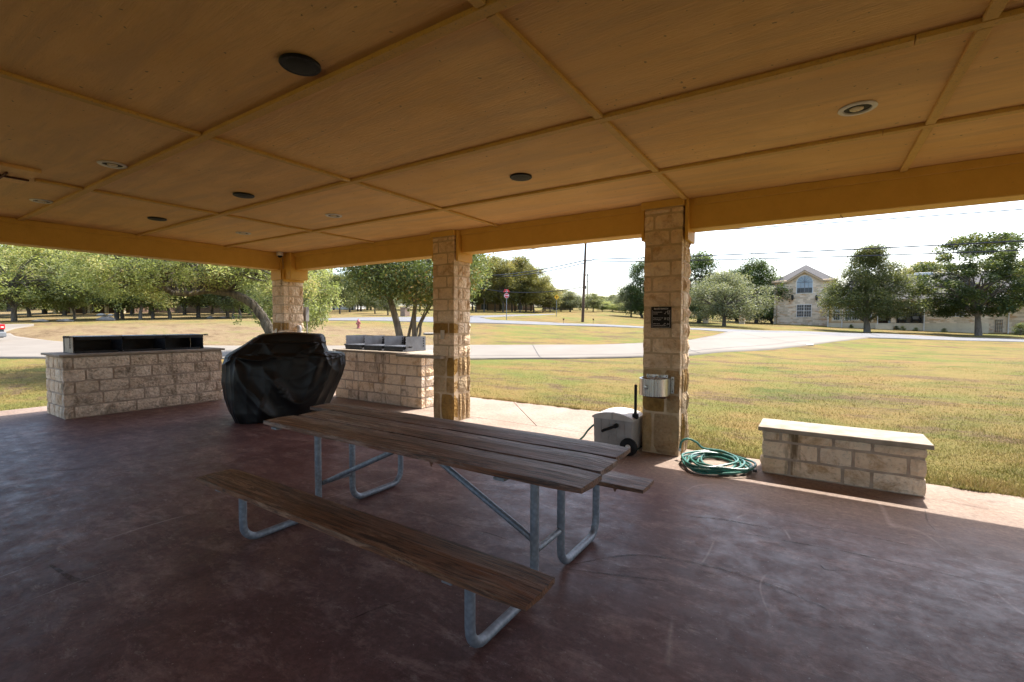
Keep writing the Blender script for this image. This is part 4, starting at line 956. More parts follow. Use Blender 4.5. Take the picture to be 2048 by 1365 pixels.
def make_tree(kind, seed):
    global rng, NR
    rng = random.Random(seed); NR = np.random.default_rng(seed)
    K = dict(
      oak=dict(H=8, R=4.2, base=.24, n=78, sig=.78, per=170, size=.125, leaf='leaf_oak', bark='bark_dark', tr=.19, shape='dome'),
      olive=dict(H=10, R=3.9, base=.22, n=78, sig=.80, per=190, size=.14, leaf='leaf_olive', bark='bark_dark', tr=.17, shape='tall'),
      mesq=dict(H=7.5, R=4.3, base=.20, n=100, sig=.50, per=170, size=.10, leaf='leaf_mesquite', bark='bark', tr=.17, shape='dome'),
      grey=dict(H=5.9, R=3.9, base=.22, n=85, sig=.62, per=300, size=.085, leaf='leaf_grey', bark='bark_dark', tr=.2, shape='dome'),
      cedar=dict(H=9, R=3, base=.10, n=90, sig=.55, per=200, size=.10, leaf='leaf_cedar', bark='bark_dark', tr=.2, shape='cone'),
      elm=dict(H=8.7, R=4.9, base=.19, n=170, sig=.56, per=330, size=.072, leaf='leaf_oak', bark='bark', tr=.26, shape='elm'),
      magnolia=dict(H=9.4, R=5.2, base=.22, n=190, sig=.46, per=230, size=.115, leaf='leaf_magnolia', bark='bark', tr=.26, shape='round'),
      shrub=dict(H=2, R=1.5, base=.0, n=26, sig=.42, per=110, size=.08, leaf='leaf_bright', bark='bark', tr=.05, shape='dome'),
    )[kind]
    H, Rr, bz = K['H'], K['R'], K['base']*K['H']*rng.uniform(.85,1.1); ch = H-bz; cs = []
    lob = [(rng.uniform(0,6.28), rng.uniform(-.5,1), rng.uniform(.75,1.25)) for _ in range(9)]
    while len(cs) < K['n']:
        a = rng.uniform(0, 6.283); t = rng.random()
        if K['shape'] == 'dome': prof = math.sin(math.pi*min(1, (t*.86+.14)))**.6 * (1 if t < .5 else 1)
        elif K['shape'] == 'tall': prof = math.sin(math.pi*(t*.8+.16))**.6
        elif K['shape'] == 'cone': prof = min(1, (1-t)**.55*1.0+.10) if t > .15 else .75
        elif K['shape'] == 'elm': prof = (1.0-.90*t**1.5) if t > .15 else .88
        else: prof = math.sin(math.pi*(t*.80+.15))**.5
        lb = 1.0
        for la, lt, lr in lob:
            dd = math.cos(a-la)*.5+.5; lb += (lr-1)*dd**6*.9
        r = Rr*prof*lb*(rng.random()**.42)*(.86 if K['shape'] != 'cone' else rng.choice((.7,.9,1.1)))
        cs.append((r*math.cos(a), r*math.sin(a), bz+ch*t*.93+.2*rng.uniform(-1,1)))
    cs = np.array(cs)
    if kind == 'magnolia': cs = cs[~((cs[:, 0] < -1.5) & (cs[:, 2] > 7.2))]
    mb = MB(); tr = K['tr']; lean = rng.uniform(-.35,.35)
    th_ = bz + ch*(.62 if K['shape'] in ('cone','elm') else .30)
    stem = smoothpath([(0,0,-.25),(lean*.3,0,bz*.5),(lean,lean*.4,bz*1.05),(lean*1.2,lean*.2,th_)], 5)
    if kind != 'shrub':
        n_ = len(stem); mb.tube(stem, [tr*(1.45 if i == 0 else 1.12-.75*(i/n_)) for i in range(n_)], 10)
    src = stem[len(stem)//2:]
    far = sorted(range(len(cs)), key=lambda i: -np.hypot(cs[i,0], cs[i,1]))
    limbs([tuple(q) for q in src], [cs[i] for i in far[:(60 if kind == 'mesq' else 26)]], tr*.42, mb, 0, 6)
    limbs([tuple(q) for q in src], [cs[i] for i in far[26:60:2]], tr*.3, mb, 0, 5)
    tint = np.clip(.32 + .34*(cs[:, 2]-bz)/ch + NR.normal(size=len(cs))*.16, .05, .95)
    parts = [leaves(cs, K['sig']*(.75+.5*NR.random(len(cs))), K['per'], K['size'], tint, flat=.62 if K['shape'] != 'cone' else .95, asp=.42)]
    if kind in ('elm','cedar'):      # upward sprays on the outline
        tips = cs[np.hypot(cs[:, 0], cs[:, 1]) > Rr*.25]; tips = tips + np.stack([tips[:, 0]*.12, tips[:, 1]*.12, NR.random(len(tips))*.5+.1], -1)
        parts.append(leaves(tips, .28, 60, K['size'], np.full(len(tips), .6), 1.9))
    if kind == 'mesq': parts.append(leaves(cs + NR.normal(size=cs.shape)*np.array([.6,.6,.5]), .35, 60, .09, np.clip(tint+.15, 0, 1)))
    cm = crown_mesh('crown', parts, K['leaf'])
    root = empty('tree', (0,0,0)); tko = mb.build('trunk', K['bark'], root, True); link('crown', cm, root)
    root['_H'] = H; root['_R'] = Rr
    return root
PROTO = {}
def proto(kind, seed):
    if (kind, seed) not in PROTO: PROTO[(kind, seed)] = [make_tree(kind, seed), False]
    return PROTO[(kind, seed)]
KN = dict(oak='oak_tree', olive='oak_tree', mesq='mesquite_tree', grey='live_oak_tree', cedar='juniper_tree', elm='elm_tree', magnolia='magnolia_tree', shrub='shrub')
def plant(kind, seed, u, d, vtop, rpx, label, group=None, ubase=None, cat='tree', sink=0):
    pr = proto(kind, seed); g = ground(u, d); g[2] -= sink
    top = float(at(u, vtop, d)[2]); H = max(top-g[2], .4); Rm = rpx*d/FPX
    sc_ = (Rm/pr[0]['_R'], Rm/pr[0]['_R'], H/pr[0]['_H']); rz = random.Random(int(u*7+d)).uniform(0, 6.28) if kind not in ('elm','magnolia') else math.atan2(cR[1], cR[0])
    if not pr[1]: o = pr[0]; o.location = tuple(g); o.rotation_euler = (0,0,rz); o.scale = sc_; pr[1] = True
    else: o = copy_tree(pr[0], tuple(g), rz, sc_)
    o.name = KN[kind]; tag(o, label, cat, group); return o
def plant_hit(kind, seed, u, v, vtop, rpx, label, group=None, cat='tree', dmin=20):
    p = hit(u, v, dmin); d = float(p[:2]@Fh[:2]); return plant(kind, seed, u, d, vtop, rpx, label, group, cat=cat)

# right side: the three garden trees and the junipers
plant('elm', 3, 1735, 45.5, 486, 114, 'pyramid shaped tree with dark trunk in front of the stone house')
plant('magnolia', 5, 1958, 43.5, 462, 118, 'broad glossy leaved tree at the right edge in front of the house')
plant('grey', 4, 1448, 49, 546, 78, 'small rounded grey green live oak left of the two storey house')
plant('cedar', 8, 1398, 58, 503, 66, 'tall dark juniper just right of the sign column')
plant('cedar', 9, 1512, 64, 516, 56, 'dark pointed juniper between the live oak and the stone house')
plant('cedar', 8, 1544, 70, 552, 44, 'lower juniper touching the left corner of the stone house')
plant('cedar', 9, 1474, 70, 534, 52, 'juniper mostly hidden behind the small live oak')
plant('cedar', 9, 1352, 66, 520, 44, 'juniper hidden behind the sign column')
plant('cedar', 8, 1284, 72, 518, 42, 'tall dark juniper at the left side of the sign column')
plant('grey', 4, 1262, 74, 572, 34, 'pale bushy live oak below the juniper left of the sign column')
plant('olive', 21, 1845, 84, 522, 60, 'treetop showing above the roof of the stone house')
for i, (u, d, vt, r) in enumerate(((1380,88,575,40),(1425,84,585,36),(1462,92,580,40),(1500,86,584,36),(1540,94,580,40),(1340,96,580,40),(1300,92,590,36))):
    plant('oak', 12, u, d, vt, r, 'dark trees filling the gap behind the iron fence', 'trees behind the iron fence')

# left row beyond the mound
plant('mesq', 30, 29, 44, 462, 120, 'spreading mesquite with forked dark trunk at far left')
row = [(150,47,500,62,'mesq',31,'leaning thin mesquite behind the low stones at left'),(234,45,478,92,'oak',13,'grey trunked tree, left of the close pair above the long grill'),
 (246,46,490,80,'mesq',31,'slender trunk just right of its twin above the long grill'),(281,44,486,84,'mesq',30,'straight thick grey trunk with a flared foot above the grill'),
 (306,45,495,70,'oak',14,'short dark trunk in the row beyond the mound'),(341,46,486,80,'mesq',31,'thin leaning grey trunk in the row beyond the mound'),
 (397,48,490,82,'oak',13,'pale trunk standing under the arching branch'),(456,50,492,80,'mesq',30,'dark straight trunk under the arch of the leaning mesquite'),
 (467,46,520,50,'oak',14,'slimmest trunk under the arch, middle of three'),(481,47,505,66,'mesq',31,'trunk under the arch nearest the corner column'),
 (540,52,505,66,'oak',13,'tree seen against the corner column past the arching mesquite')]
for u, d, vt, r, k, s, l in row: plant(k, s, u, d, vt, r, l)
for u, d, vt, r, k, s in ((60,57,490,80,'mesq',31),(130,58,500,80,'oak',14),(170,60,500,70,'mesq',30),(265,58,500,80,'oak',13),(300,60,505,70,'mesq',31),(370,58,505,70,'oak',14),(425,60,508,70,'mesq',30),(500,58,508,60,'oak',13),(560,62,515,60,'mesq',31),(-60,56,470,110,'oak',13),(90,66,492,90,'oak',14),(200,72,505,80,'olive',21),(330,74,500,85,'oak',13),(430,70,505,80,'oak',14),(520,72,510,75,'olive',21),(-180,50,450,130,'mesq',30),(20,80,500,90,'oak',13),(600,78,520,70,'oak',14)):
    plant(k, s, u, d, vt, r, 'leafy tree in the dense belt behind the left row', 'trees of the left belt')
# dark oaks across the street
for i, (u, v, vt, r, k, s, l) in enumerate(((660,623,545,42,'oak',13,'dark oak, first across the street right of the corner column'),(680,628,548,38,'oak',14,'dark oak with split trunk behind the hydrant'),
   (700,625,542,40,'oak',13,'dark oak just right of the split one across the street'),(716,623,548,36,'oak',14,'dark oak leaning right across the street'),(722,623,552,36,'grey',4,'greyish oak beside the leaning one across the street'),
   (750,628,578,30,'oak',14,'low dark tree left of the nearer leaning trunk'),(776,631,570,30,'grey',4,'greyish tree behind the leaning trunk'),(640,622,550,42,'oak',14,'dark oak next to the corner column across the street'))):
    plant_hit(k, s, u, v, vt, r, l, dmin=48)
for u, d, vt, r in ((668,96,556,36),(705,98,556,36),(742,94,562,34),(770,96,566,36),(815,94,568,36),(855,96,570,36),(900,94,568,36),(935,92,556,36),(735,100,552,46),(790,98,560,44),(840,104,560,46),(880,100,565,44),(920,96,560,44),(690,112,552,50),(640,110,550,50)):
    plant('oak', 13, u, d, vt, r, 'distant tree in the belt across the street', 'trees in the belt across the street')
# grove behind the stop sign
gv = [(952,80,520,34,'big olive green oak directly beside the middle column'),(968,78,512,36,'tall oak left in the grove behind the stop sign'),(990,84,513,38,'tallest round topped oak of the grove'),(1006,78,518,36,'oak behind the stop sign'),
 (1024,82,520,34,'oak just right of the stop sign'),(1040,80,512,36,'yellowish tall oak in the middle of the grove'),(1052,84,524,34,'oak right of the yellowish one in the grove'),(1068,80,534,34,'oak where the grove begins to slope down'),
 (1086,86,556,30,'lower oak at the right end of the grove'),(1100,84,572,28,'small oak left of the yellow sign'),(1122,90,578,26,'small oak behind the yellow sign')]
for i, (u, d, vt, r, l) in enumerate(gv): plant('olive', 21+i % 3, u, d, vt, r, l)
for u, d, vt, r, k, s, l in ((1140,88,584,30,'grey',4,'low spreading pale tree left of the utility pole'),(1186,90,586,26,'oak',13,'dark green round tree right of the utility pole'),(1225,118,590,20,'grey',4,'pale tree behind the small grey roofed house'),(1250,100,592,26,'grey',4,'pale bushy tree right of the small grey roofed house'),
    (1205,96,602,22,'mesq',31,'light green bush tree in front of the small grey roofed house'),(1238,96,606,20,'mesq',30,'light green low tree beside the small grey roofed house')):
    plant(k, s, u, d, vt, r, l)
for u, d, vt, r in ((945,90,540,40),(975,92,535,40),(1000,94,540,40),(1030,92,545,40),(1062,92,560,36),(1090,94,575,32),(1110,100,590,30),(1130,104,596,28),(1160,104,598,28),(1270,100,585,34),(1225,104,600,24),(1210,140,596,40),(960,130,560,50),(1010,135,560,50),(1060,135,575,46),(1110,140,590,40),(1150,140,594,40),(1200,150,592,40),(1245,150,592,40),(1290,145,590,40)):
    plant('oak', 14, u, d, vt, r, 'distant tree of the far tree line on the horizon', 'far tree line')
# shrubs
for u, v, vt, r, l in ((122,619,604,9,'round green shrub before the brown house at left'),(163,624,606,9,'yellow green shrub nearer the brown house porch'),(185,622,612,10,'low light green shrub by the brown house'),(490,625,604,26,'light green shrub mass between the trunks under the arch'),
    (-40,622,598,60,'broad green shrub mass at the far left edge behind the car'),(60,620,600,44,'broad green shrub mass behind the forked mesquite'),(110,621,602,26,'round dark shrub between the forked mesquite and the brown house'),
    (470,622,606,18,'light green shrub left of the mass under the arch'),(15,620,606,20,'green shrub mass behind the forked mesquite'),(884,632,618,12,'light green shrub beside the middle column')):
    plant_hit('shrub', 40, u, v, vt, r, l, cat='shrub', dmin=44)
for u, v, vt, r, l in ((1703,655,649,4,'small dark agave like plant under the bay window'),(1793,658,652,5,'dark low plant left of the porch rail'),(1806,660,652,6,'pale spiky plant under the porch'),(1831,661,656,6,'low plant near the white downspout'),(1888,663.5,657,6,'bright green tuft at the foot of the right wall'),
    (2040,669,646,14,'blue green shrub at the right edge'),(1678,653.5,648,4,'small plant at the left of the bay')):
    plant_hit('shrub', 40, u, v+1.5, vt, r, l, cat='plant', dmin=44)

# leaning mesquite close by (arching trunk) and the multi stemmed tree
rng = random.Random(5); NR = np.random.default_rng(5)
base = at(552, 650, 14); base[2] = terf(base[0], base[1])
am = tag(empty('mesquite_tree', base), 'old mesquite whose rough trunk arches left behind the covered grill', 'tree')
tp = [(556,742,14),(549,705,14),(541,672,14),(528,640,14),(512,616,14),(492,600,14),(470,590,14),(445,585,14),(425,582,14),(400,584,13.8),(380,588,13.6),(355,587,13.4),(335,582,13.2),(322,566,13),(318,548,12.8)]
TP = [at(*q) for q in tp]; TP[0][2] = min(TP[0][2], base[2])-.1; sp_ = smoothpath(TP, 4); n_ = len(sp_)
amb = MB(); amb.tube([q + Vector((rng.uniform(-1,1),rng.uniform(-1,1),rng.uniform(-1,1)))*.012 for q in sp_], [(.150-.095*(i/n_))*(1+rng.uniform(-.14,.18)) for i in range(n_)], 12)
amb.build('trunk', 'bark_pale', am, 'all')
cs = []
for _ in range(190):
    u = rng.uniform(150, 640); d = rng.uniform(11.6, 16.5); vlow = float(np.interp(u, [150,250,330,380,420,520,560,600,640], [600,606,604,574,566,572,600,612,590])) + rng.uniform(-26, 6); v = vlow - abs(rng.gauss(0, 1))*70 - 10
    cs.append(at(u, max(v, 360), d))
cs = np.array(cs); cs = cs[cs[:, 2] > 1.9]
def keepout(P, m=.25):    # nothing grows inside the pavilion roof
    return P[~((P[:, 0] > -9.9-m) & (P[:, 1] < 6.15+m))]
cs = keepout(cs)
bm_ = MB(); src = [tuple(sp_[i]) for i in range(int(n_*.5), n_)]
def nearest(src, c): return min(src, key=lambda s: (Vector(s)-Vector([float(q) for q in c])).length + rng.uniform(0,.5))
for i, c in enumerate(cs):
    s = Vector(nearest(src, c)); e = Vector([float(q) for q in c]); L = (e-s).length; m1 = s.lerp(e,.35)+Vector((rng.uniform(-.2,.2),rng.uniform(-.2,.2),rng.uniform(0,.3)))*L; m2 = s.lerp(e,.7)+Vector((rng.uniform(-.15,.15),rng.uniform(-.15,.15),rng.uniform(-.1,.2)))*L
    pts = smoothpath([s,m1,m2,e], 4); k = len(pts); r0 = .012+.012*L
    bm_.tube(pts, [max(r0*(1-j/k), .005) for j in range(k)], 5, False)
bm_.build('branches', 'bark_pale', am, 'all')
tint = np.clip(.5+NR.normal(size=len(cs))*.2, .05, 1)
link('crown', crown_mesh('crown', [(lambda q: (q[0]-base, q[1], q[2]))(leaves(cs, .33*(.7+.6*NR.random(len(cs))), 270, .036, tint, .7, .38)),
     (lambda q: (q[0]-base, q[1], q[2]))(leaves(cs + NR.normal(size=cs.shape)*.3, .16, 150, .034, np.clip(tint+.15,0,1), .8, .38))], 'leaf_mesquite'), am)

base = at(815, 650, 14.5); base[2] = terf(base[0], base[1])
mt = tag(empty('multi_stem_tree', base), 'multi stemmed leafy tree rising behind the shorter grill counter', 'tree')
stems = [([(812,735,14.3),(803,700,14.3),(799,672,14.3),(794,648,14.3),(787,622,14.3),(780,600,14.3),(773,580,14.3),(766,560,14.2),(755,530,14)], .115),
 ([(820,735,14.6),(816,700,14.6),(817,675,14.6),(822,650,14.6),(826,630,14.7),(829,600,14.8)], .055),
 ([(828,735,14.5),(829,700,14.5),(829,672,14.5),(828,640,14.5),(830,615,14.5),(832,585,14.4),(836,550,14.3)], .085),
 ([(832,730,14.4),(834,690,14.4),(840,668,14.4),(842,648,14.4),(852,628,14.4),(862,612,14.4),(880,590,14.4)], .045),
 ([(830,725,14.7),(832,680,14.7),(836,655,14.7),(842,640,14.7),(850,622,14.7),(858,605,14.7)], .035)]
smb = MB(); srcs = []
for pts_, r0 in stems:
    P = [at(*q) for q in pts_]; P[0][2] = base[2]-.1; q = smoothpath(P, 4); k = len(q); smb.tube(q, [r0*(1.1-.6*i/k) for i in range(k)], 10); srcs += [tuple(a) for a in q[k//2:]]
smb.build('trunk', 'bark', mt, 'all')
cs = []
for _ in range(170):
    u = rng.uniform(700, 960); d = rng.uniform(13.0, 16.2)
    vlow = np.interp(u, [700,740,765,790,812,835,870,910,960], [560,590,596,578,600,612,618,605,560]) + rng.uniform(-22, 4)
    v = vlow - abs(rng.gauss(0,1))*62
    cs.append(at(u, max(v, 400), d))
cs = keepout(np.array(cs))
bm_ = MB()
for c in cs:
    s = Vector(nearest(srcs, c)); e = Vector([float(q) for q in c]); L = (e-s).length; m1 = s.lerp(e,.5)+Vector((rng.uniform(-.1,.1),rng.uniform(-.1,.1),.15))*L
    pts = smoothpath([s,m1,e], 4); k = len(pts); bm_.tube(pts, [max((.01+.01*L)*(1-j/k), .004) for j in range(k)], 5, False)
bm_.build('branches', 'bark', mt, 'all')
tint = np.clip(.45+NR.normal(size=len(cs))*.24, .0, 1)
link('crown', crown_mesh('crown', [(lambda q: (q[0]-base, q[1], q[2]))(leaves(cs, .34*(.7+.6*NR.random(len(cs))), 260, .05, tint, .85, .36, .15))], 'leaf_bright'), mt)
# light tree hanging down right of the corner column
plant('mesq', 30, 588, 22, 440, 96, 'light green mesquite whose foliage hangs beside the corner column', sink=0)

# ------------------------------------------------------------------ grass blades at the floor edge
rng = random.Random(9); NR = np.random.default_rng(9)
NB = 700000
u = NR.uniform(-500, 3300, NB); d = 3.6 + 15*NR.random(NB)**1.7
x = Fh[0]*d + Rh[0]*(u-1024)/FPX*d; y = Fh[1]*d + Rh[1]*(u-1024)/FPX*d
ins = ((x > -10.87) & (y < 5.475)) | ((x > -10.87) & (x < -1.735) & (y < 7.035))
edge = ((y < 5.475+.02) & (x > -1.7)); keep = ~ins & (NR.random(NB) < 1.1-d/22)
x, y = x[keep], y[keep]; n_ = len(x); z = ter(x, y)-.004
clump = .5+.5*np.sin(x*3.1+2*np.sin(y*2.3))*np.cos(y*2.7+x)
hgt = (.012+.022*NR.random(n_))*(.7+.6*clump); near_edge = np.where((x > -1.735), y-5.475, np.where(x > -10.87, y-7.035, 5)); tuft = np.clip(np.sin(x*9+3*np.sin(y*7))*np.cos(y*8+2*np.sin(x*5)), 0, 1)**3; hgt = hgt*(1+1.3*np.exp(-np.maximum(near_edge, 0)/.3))*(1+1.2*tuft)
a = NR.uniform(0, 6.283, n_); w = .003+.002*NR.random(n_); lx = NR.normal(size=n_)*.5*hgt; ly = NR.normal(size=n_)*.5*hgt
ne = 26000; ex = np.concatenate([NR.uniform(-1.72, 4.5, ne//2), NR.uniform(-10.8, -1.75, ne//2)]); off = np.abs(NR.normal(size=len(ex)))*.07 - .035*np.clip(np.sin(ex*7)+np.sin(ex*17+1), -.3, 1.2)
ey = np.where(ex > -1.735, 5.47, 7.03) + off; x = np.concatenate([x, ex]); y = np.concatenate([y, ey]); eh = .03+.05*NR.random(len(ex))*(.5+.5*np.sin(ex*5)); hgt = np.concatenate([hgt, eh]); z = np.concatenate([z, np.where(off < 0, .001, -.03)])
n_ = len(x); a = NR.uniform(0, 6.283, n_); w = .003+.002*NR.random(n_); lx = NR.normal(size=n_)*.5*hgt; ly = NR.normal(size=n_)*.5*hgt; ly[-len(ex):] -= .45*hgt[-len(ex):]
P = np.stack([np.stack([x-w*np.cos(a), y-w*np.sin(a), z], -1), np.stack([x+w*np.cos(a), y+w*np.sin(a), z], -1), np.stack([x+lx, y+ly, z+hgt], -1)], 1).reshape(-1, 3)
gme = npmesh('grass', P, np.arange(3*n_).reshape(n_, 3), 'grass_blade', {'tint': ('FACE', NR.random(n_)), 'dry': ('POINT', np.zeros(3*n_))})
tag(link('grass', gme), 'short dry grass blades of the lawn next to the floor', 'grass', None, 'stuff')

# ------------------------------------------------------------------ houses
def window(par, mbase, x0, x1, z0, z1, y, glass='window_glass', frame='white_paint', cols=2, rows=1, blind=False, t=.06, lab=None):
    """window in a wall facing -Y at plane y"""
    w = MB().box(x0,x1,y-.05,y+.04,z0,z0+t).box(x0,x1,y-.05,y+.04,z1-t,z1).box(x0,x0+t,y-.05,y+.04,z0+t,z1-t).box(x1-t,x1,y-.05,y+.04,z0+t,z1-t)
    for c in range(1, cols): xx = x0+(x1-x0)*c/cols; w.box(xx-t*.5,xx+t*.5,y-.048,y+.03,z0+t,z1-t)
    zz = (z0+z1)/2; w.box(x0+t,x1-t,y-.046,y+.028,zz-.03,zz+.03)
    f = w.build('window', frame, par)
    for c in range(cols):
        a = x0+(x1-x0)*c/cols+t*.5+.01; b_ = x0+(x1-x0)*(c+1)/cols-t*.5-.01
        MB().box(a,b_,y-.02,y-.01,z0+t,zz-.03).build('pane', glass, f); MB().box(a,b_,y-.02,y-.01,zz+.03,z1-t).build('pane', 'window_blind' if blind else glass, f)
        for k in range(1, 3): xx = a+(b_-a)*k/3; MB().box(xx-.01,xx+.01,y-.03,y-.021,z0+t,z1-t).build('glazing_bar', frame, f)
        for zq in (z0+(zz-z0)*.5, zz+(z1-zz)*.5): MB().box(a,b_,y-.029,y-.022,zq-.01,zq+.01).build('glazing_bar', frame, f)
    return f
K1, K2 = 70.0, 68.2
def XZ(u, v, K): p = atY(u, v, K); return float(p[0]), float(p[2])
hx0, _ = XZ(1548, 600, K1); hx1, _ = XZ(1668, 600, K1); _, he = XZ(1590, 562.5, K1); hb = .3
stn = tag(empty('stone_house', ((hx0+hx1)/2, K1, 0)), 'large pale stone house with grey roofs across the street at right', 'house')
gpx, gpz = XZ(1609, 543, K1); gl, _ = XZ(1581, 560, K1); gr, _ = XZ(1638, 560, K1)
ax0, az0 = XZ(1593.5, 587, K1); ax1, _ = XZ(1624.5, 587, K1); _, azt = XZ(1609, 552, K1); azs = azt-(ax1-ax0)/2
# main wall with gable; openings filled by windows set 4 cm proud
MB().prism([(hx0,hb),(hx1,hb),(hx1,he),(gr,he),(gpx,gpz-.15),(gl,he),(hx0,he)], K1, K1+10, 'y').build('wall', 'house_stone', stn)
rpx_, rpz = XZ(1612, 529.5, K1+4); ov = .28
rf = MB(); A = (hx0-ov,K1+.06,he); B = (hx1+ov,K1+.06,he); C_ = (hx1+ov,K1+10.4,he); D_ = (hx0-ov,K1+10.4,he); E1 = (rpx_,K1+4.2,rpz); E2 = (rpx_,K1+6.0,rpz)
rf.add([A,B,C_,D_,E1,E2], [(0,1,4),(1,2,5,4),(2,3,5),(3,0,4,5),(3,2,1,0)]); hroof = rf.build('roof', 'shingles', stn)
gf = MB(); t_ = .14
gf.add([(gl-.4,K1-ov-.02,he-.08),(gpx,K1-ov-.02,gpz),(gr+.4,K1-ov-.02,he-.08),(gl-.4,K1+4,he-.08),(gpx,K1+4,gpz),(gr+.4,K1+4,he-.08),
        (gl-.4,K1-ov-.02,he+.06),(gpx,K1-ov-.02,gpz+.16),(gr+.4,K1-ov-.02,he+.06),(gl-.4,K1+4,he+.06),(gpx,K1+4,gpz+.16),(gr+.4,K1+4,he+.06)],
       [(6,7,10,9),(7,8,11,10),(0,3,4,1),(1,4,5,2),(0,1,7,6),(1,2,8,7),(0,6,9,3),(2,5,11,8)])
gf.build('gable_roof', 'shingles', stn)
fa = MB(); fa.box(hx0-ov-.03,gl-.42,K1-ov-.05,K1-ov-.005,he-.2,he+.03).box(gr+.42,hx1+ov,K1-ov-.05,K1-ov-.005,he-.2,he+.03).box(hx0-ov-.05,hx0-ov-.005,K1-ov,K1+10.4,he-.2,he+.03)
for s0, s1 in (((gl-.4,he-.08),(gpx,gpz)),((gr+.4,he-.08),(gpx,gpz))):
    y = K1-ov-.06; fa.add([(s0[0],y,s0[1]-.16),(s1[0],y,s1[1]-.16),(s1[0],y,s1[1]+.1),(s0[0],y,s0[1]+.1),(s0[0],y+.035,s0[1]-.16),(s1[0],y+.035,s1[1]-.16),(s1[0],y+.035,s1[1]+.1),(s0[0],y+.035,s0[1]+.1)],[(0,1,2,3),(7,6,5,4),(0,4,5,1),(2,6,7,3),(1,5,6,2),(0,3,7,4)])
fa.box(hx0-ov,gl-.42,K1-ov,K1-.01,he-.21,he-.19).box(gr+.42,hx1+ov,K1-ov,K1-.01,he-.21,he-.19).add([(hx0-ov,K1-ov,he+.031),(gl-.3,K1-ov,he+.031),(gl-.3,K1+.1,he+.1),(hx0-ov,K1+.1,he+.1)],[(0,1,2,3)]).add([(gr+.3,K1-ov,he+.031),(hx1+ov,K1-ov,he+.031),(hx1+ov,K1+.1,he+.1),(gr+.3,K1+.1,he+.1)],[(0,1,2,3)]); fa.build('fascia', 'house_trim', stn)
# arched window
arcp = [(ax1+.0,azs)]+[((ax0+ax1)/2+(ax1-ax0)/2*math.cos(t), azs+(ax1-ax0)/2*math.sin(t)) for t in np.linspace(0,math.pi,18)]
MB().prism([(ax0-.08,az0-.08),(ax1+.08,az0-.08)]+[((ax0+ax1)/2+((ax1-ax0)/2+.08)*math.cos(t), azs+((ax1-ax0)/2+.08)*math.sin(t)) for t in np.linspace(0,math.pi,20)], K1-.04, K1-.002, 'y').build('window_surround', 'white_paint', stn)
aw = MB().prism([(ax0,az0),(ax1,az0)]+arcp[1:], K1-.07, K1-.045, 'y').build('window', 'window_blind', stn)
xm = (ax0+ax1)/2
MB().box(ax0+.04,xm-.04,K1-.085,K1-.072,az0+.04,az0+(azs-az0)*.48).build('pane', 'window_glass', aw); MB().box(xm+.04,ax1-.04,K1-.085,K1-.072,az0+.04,az0+(azs-az0)*.48).build('pane', 'window_glass', aw)
gb = MB().box(xm-.035,xm+.035,K1-.1,K1-.086,az0,azt-.05).box(ax0,ax1,K1-.099,K1-.0865,azs-.03,azs+.03).box(ax0,ax1,K1-.099,K1-.0865,az0+(azs-az0)*.48-.02,az0+(azs-az0)*.48+.02)
for q in (.25,.75): xx = ax0+(ax1-ax0)*q; gb.box(xx-.015,xx+.015,K1-.098,K1-.087,az0,azs)
for t in (.52,1.05,2.09,2.62): gb.tube([(xm,K1-.09,azs),(xm+(ax1-ax0)/2*math.cos(t),K1-.09,azs+(ax1-ax0)/2*math.sin(t))], .015, 5)
gb.build('glazing_bars', 'bumper_grey', aw)
wx0, wz0 = XZ(1592.5,635,K1); wx1, wz1 = XZ(1623.5,609,K1); window(stn, None, wx0,wx1,wz0,wz1,K1, blind=False)
for u_ in (1585, 1633):
    lx_, lz_ = XZ(u_, 596, K1); l_ = MB().lathe([(.001,.34),(.10,.30),(.16,.24),(.14,.2),(.12,-.22),(.05,-.32),(.001,-.34)], (lx_,K1-.2,lz_), 8).box(lx_-.04,lx_+.04,K1-.12,K1-.001,lz_-.1,lz_+.3).build('wall_lantern', 'dark_metal', stn)
MB().tube([(hx0+.35,K1-.07,he-.3),(hx0+.35,K1-.07,.9)], .06, 8).build('downspout', 'house_trim', stn)
# single storey wing
_, we = XZ(1835, 599, K2); _, wf = XZ(1835, 646.8, K2); w0, _ = XZ(1657,640,K2); w1, _ = XZ(1757,640,K2); w2, _ = XZ(1849,640,K2); w3, _ = XZ(1978,640,K2); w4, _ = XZ(2130,640,K2+1.5)
MB().box(w0,w1,K2,K2+9,wf,we).build('bay_wall', 'stucco_tan', stn); MB().box(w0-.06,w1,K2-.06,K2+9,-.8,wf-.002).build('foundation', 'stucco', stn)
for a, b_, c, e in ((1666,1681,622,641),(1689,1719,622,641),(1737,1744,622,641)):
    xa, za = XZ(a, e, K2); xb, zb = XZ(b_, c-8, K2); MB().box(xa-.15,xb+.15,K2-.03,K2-.002,za-.15,zb+.15).build('window_surround', 'stucco', stn); window(stn, None, xa,xb,za,zb,K2-.04, blind=True, cols=2 if b_-a > 20 else 1)
MB().box(w0,w1,K2-.05,K2-.002,wf,wf+.1).build('sill_band', 'house_trim', stn)
for u_ in (1656, 1684, 1755, 1848, 2016):
    K = K2 if u_ < 2000 else K2+1.5
    xx, _ = XZ(u_, 640, K); MB().tube([(xx,K-.14,we-.1),(xx,K-.14,.25)], .055, 8).build('downspout', 'white_paint', stn)
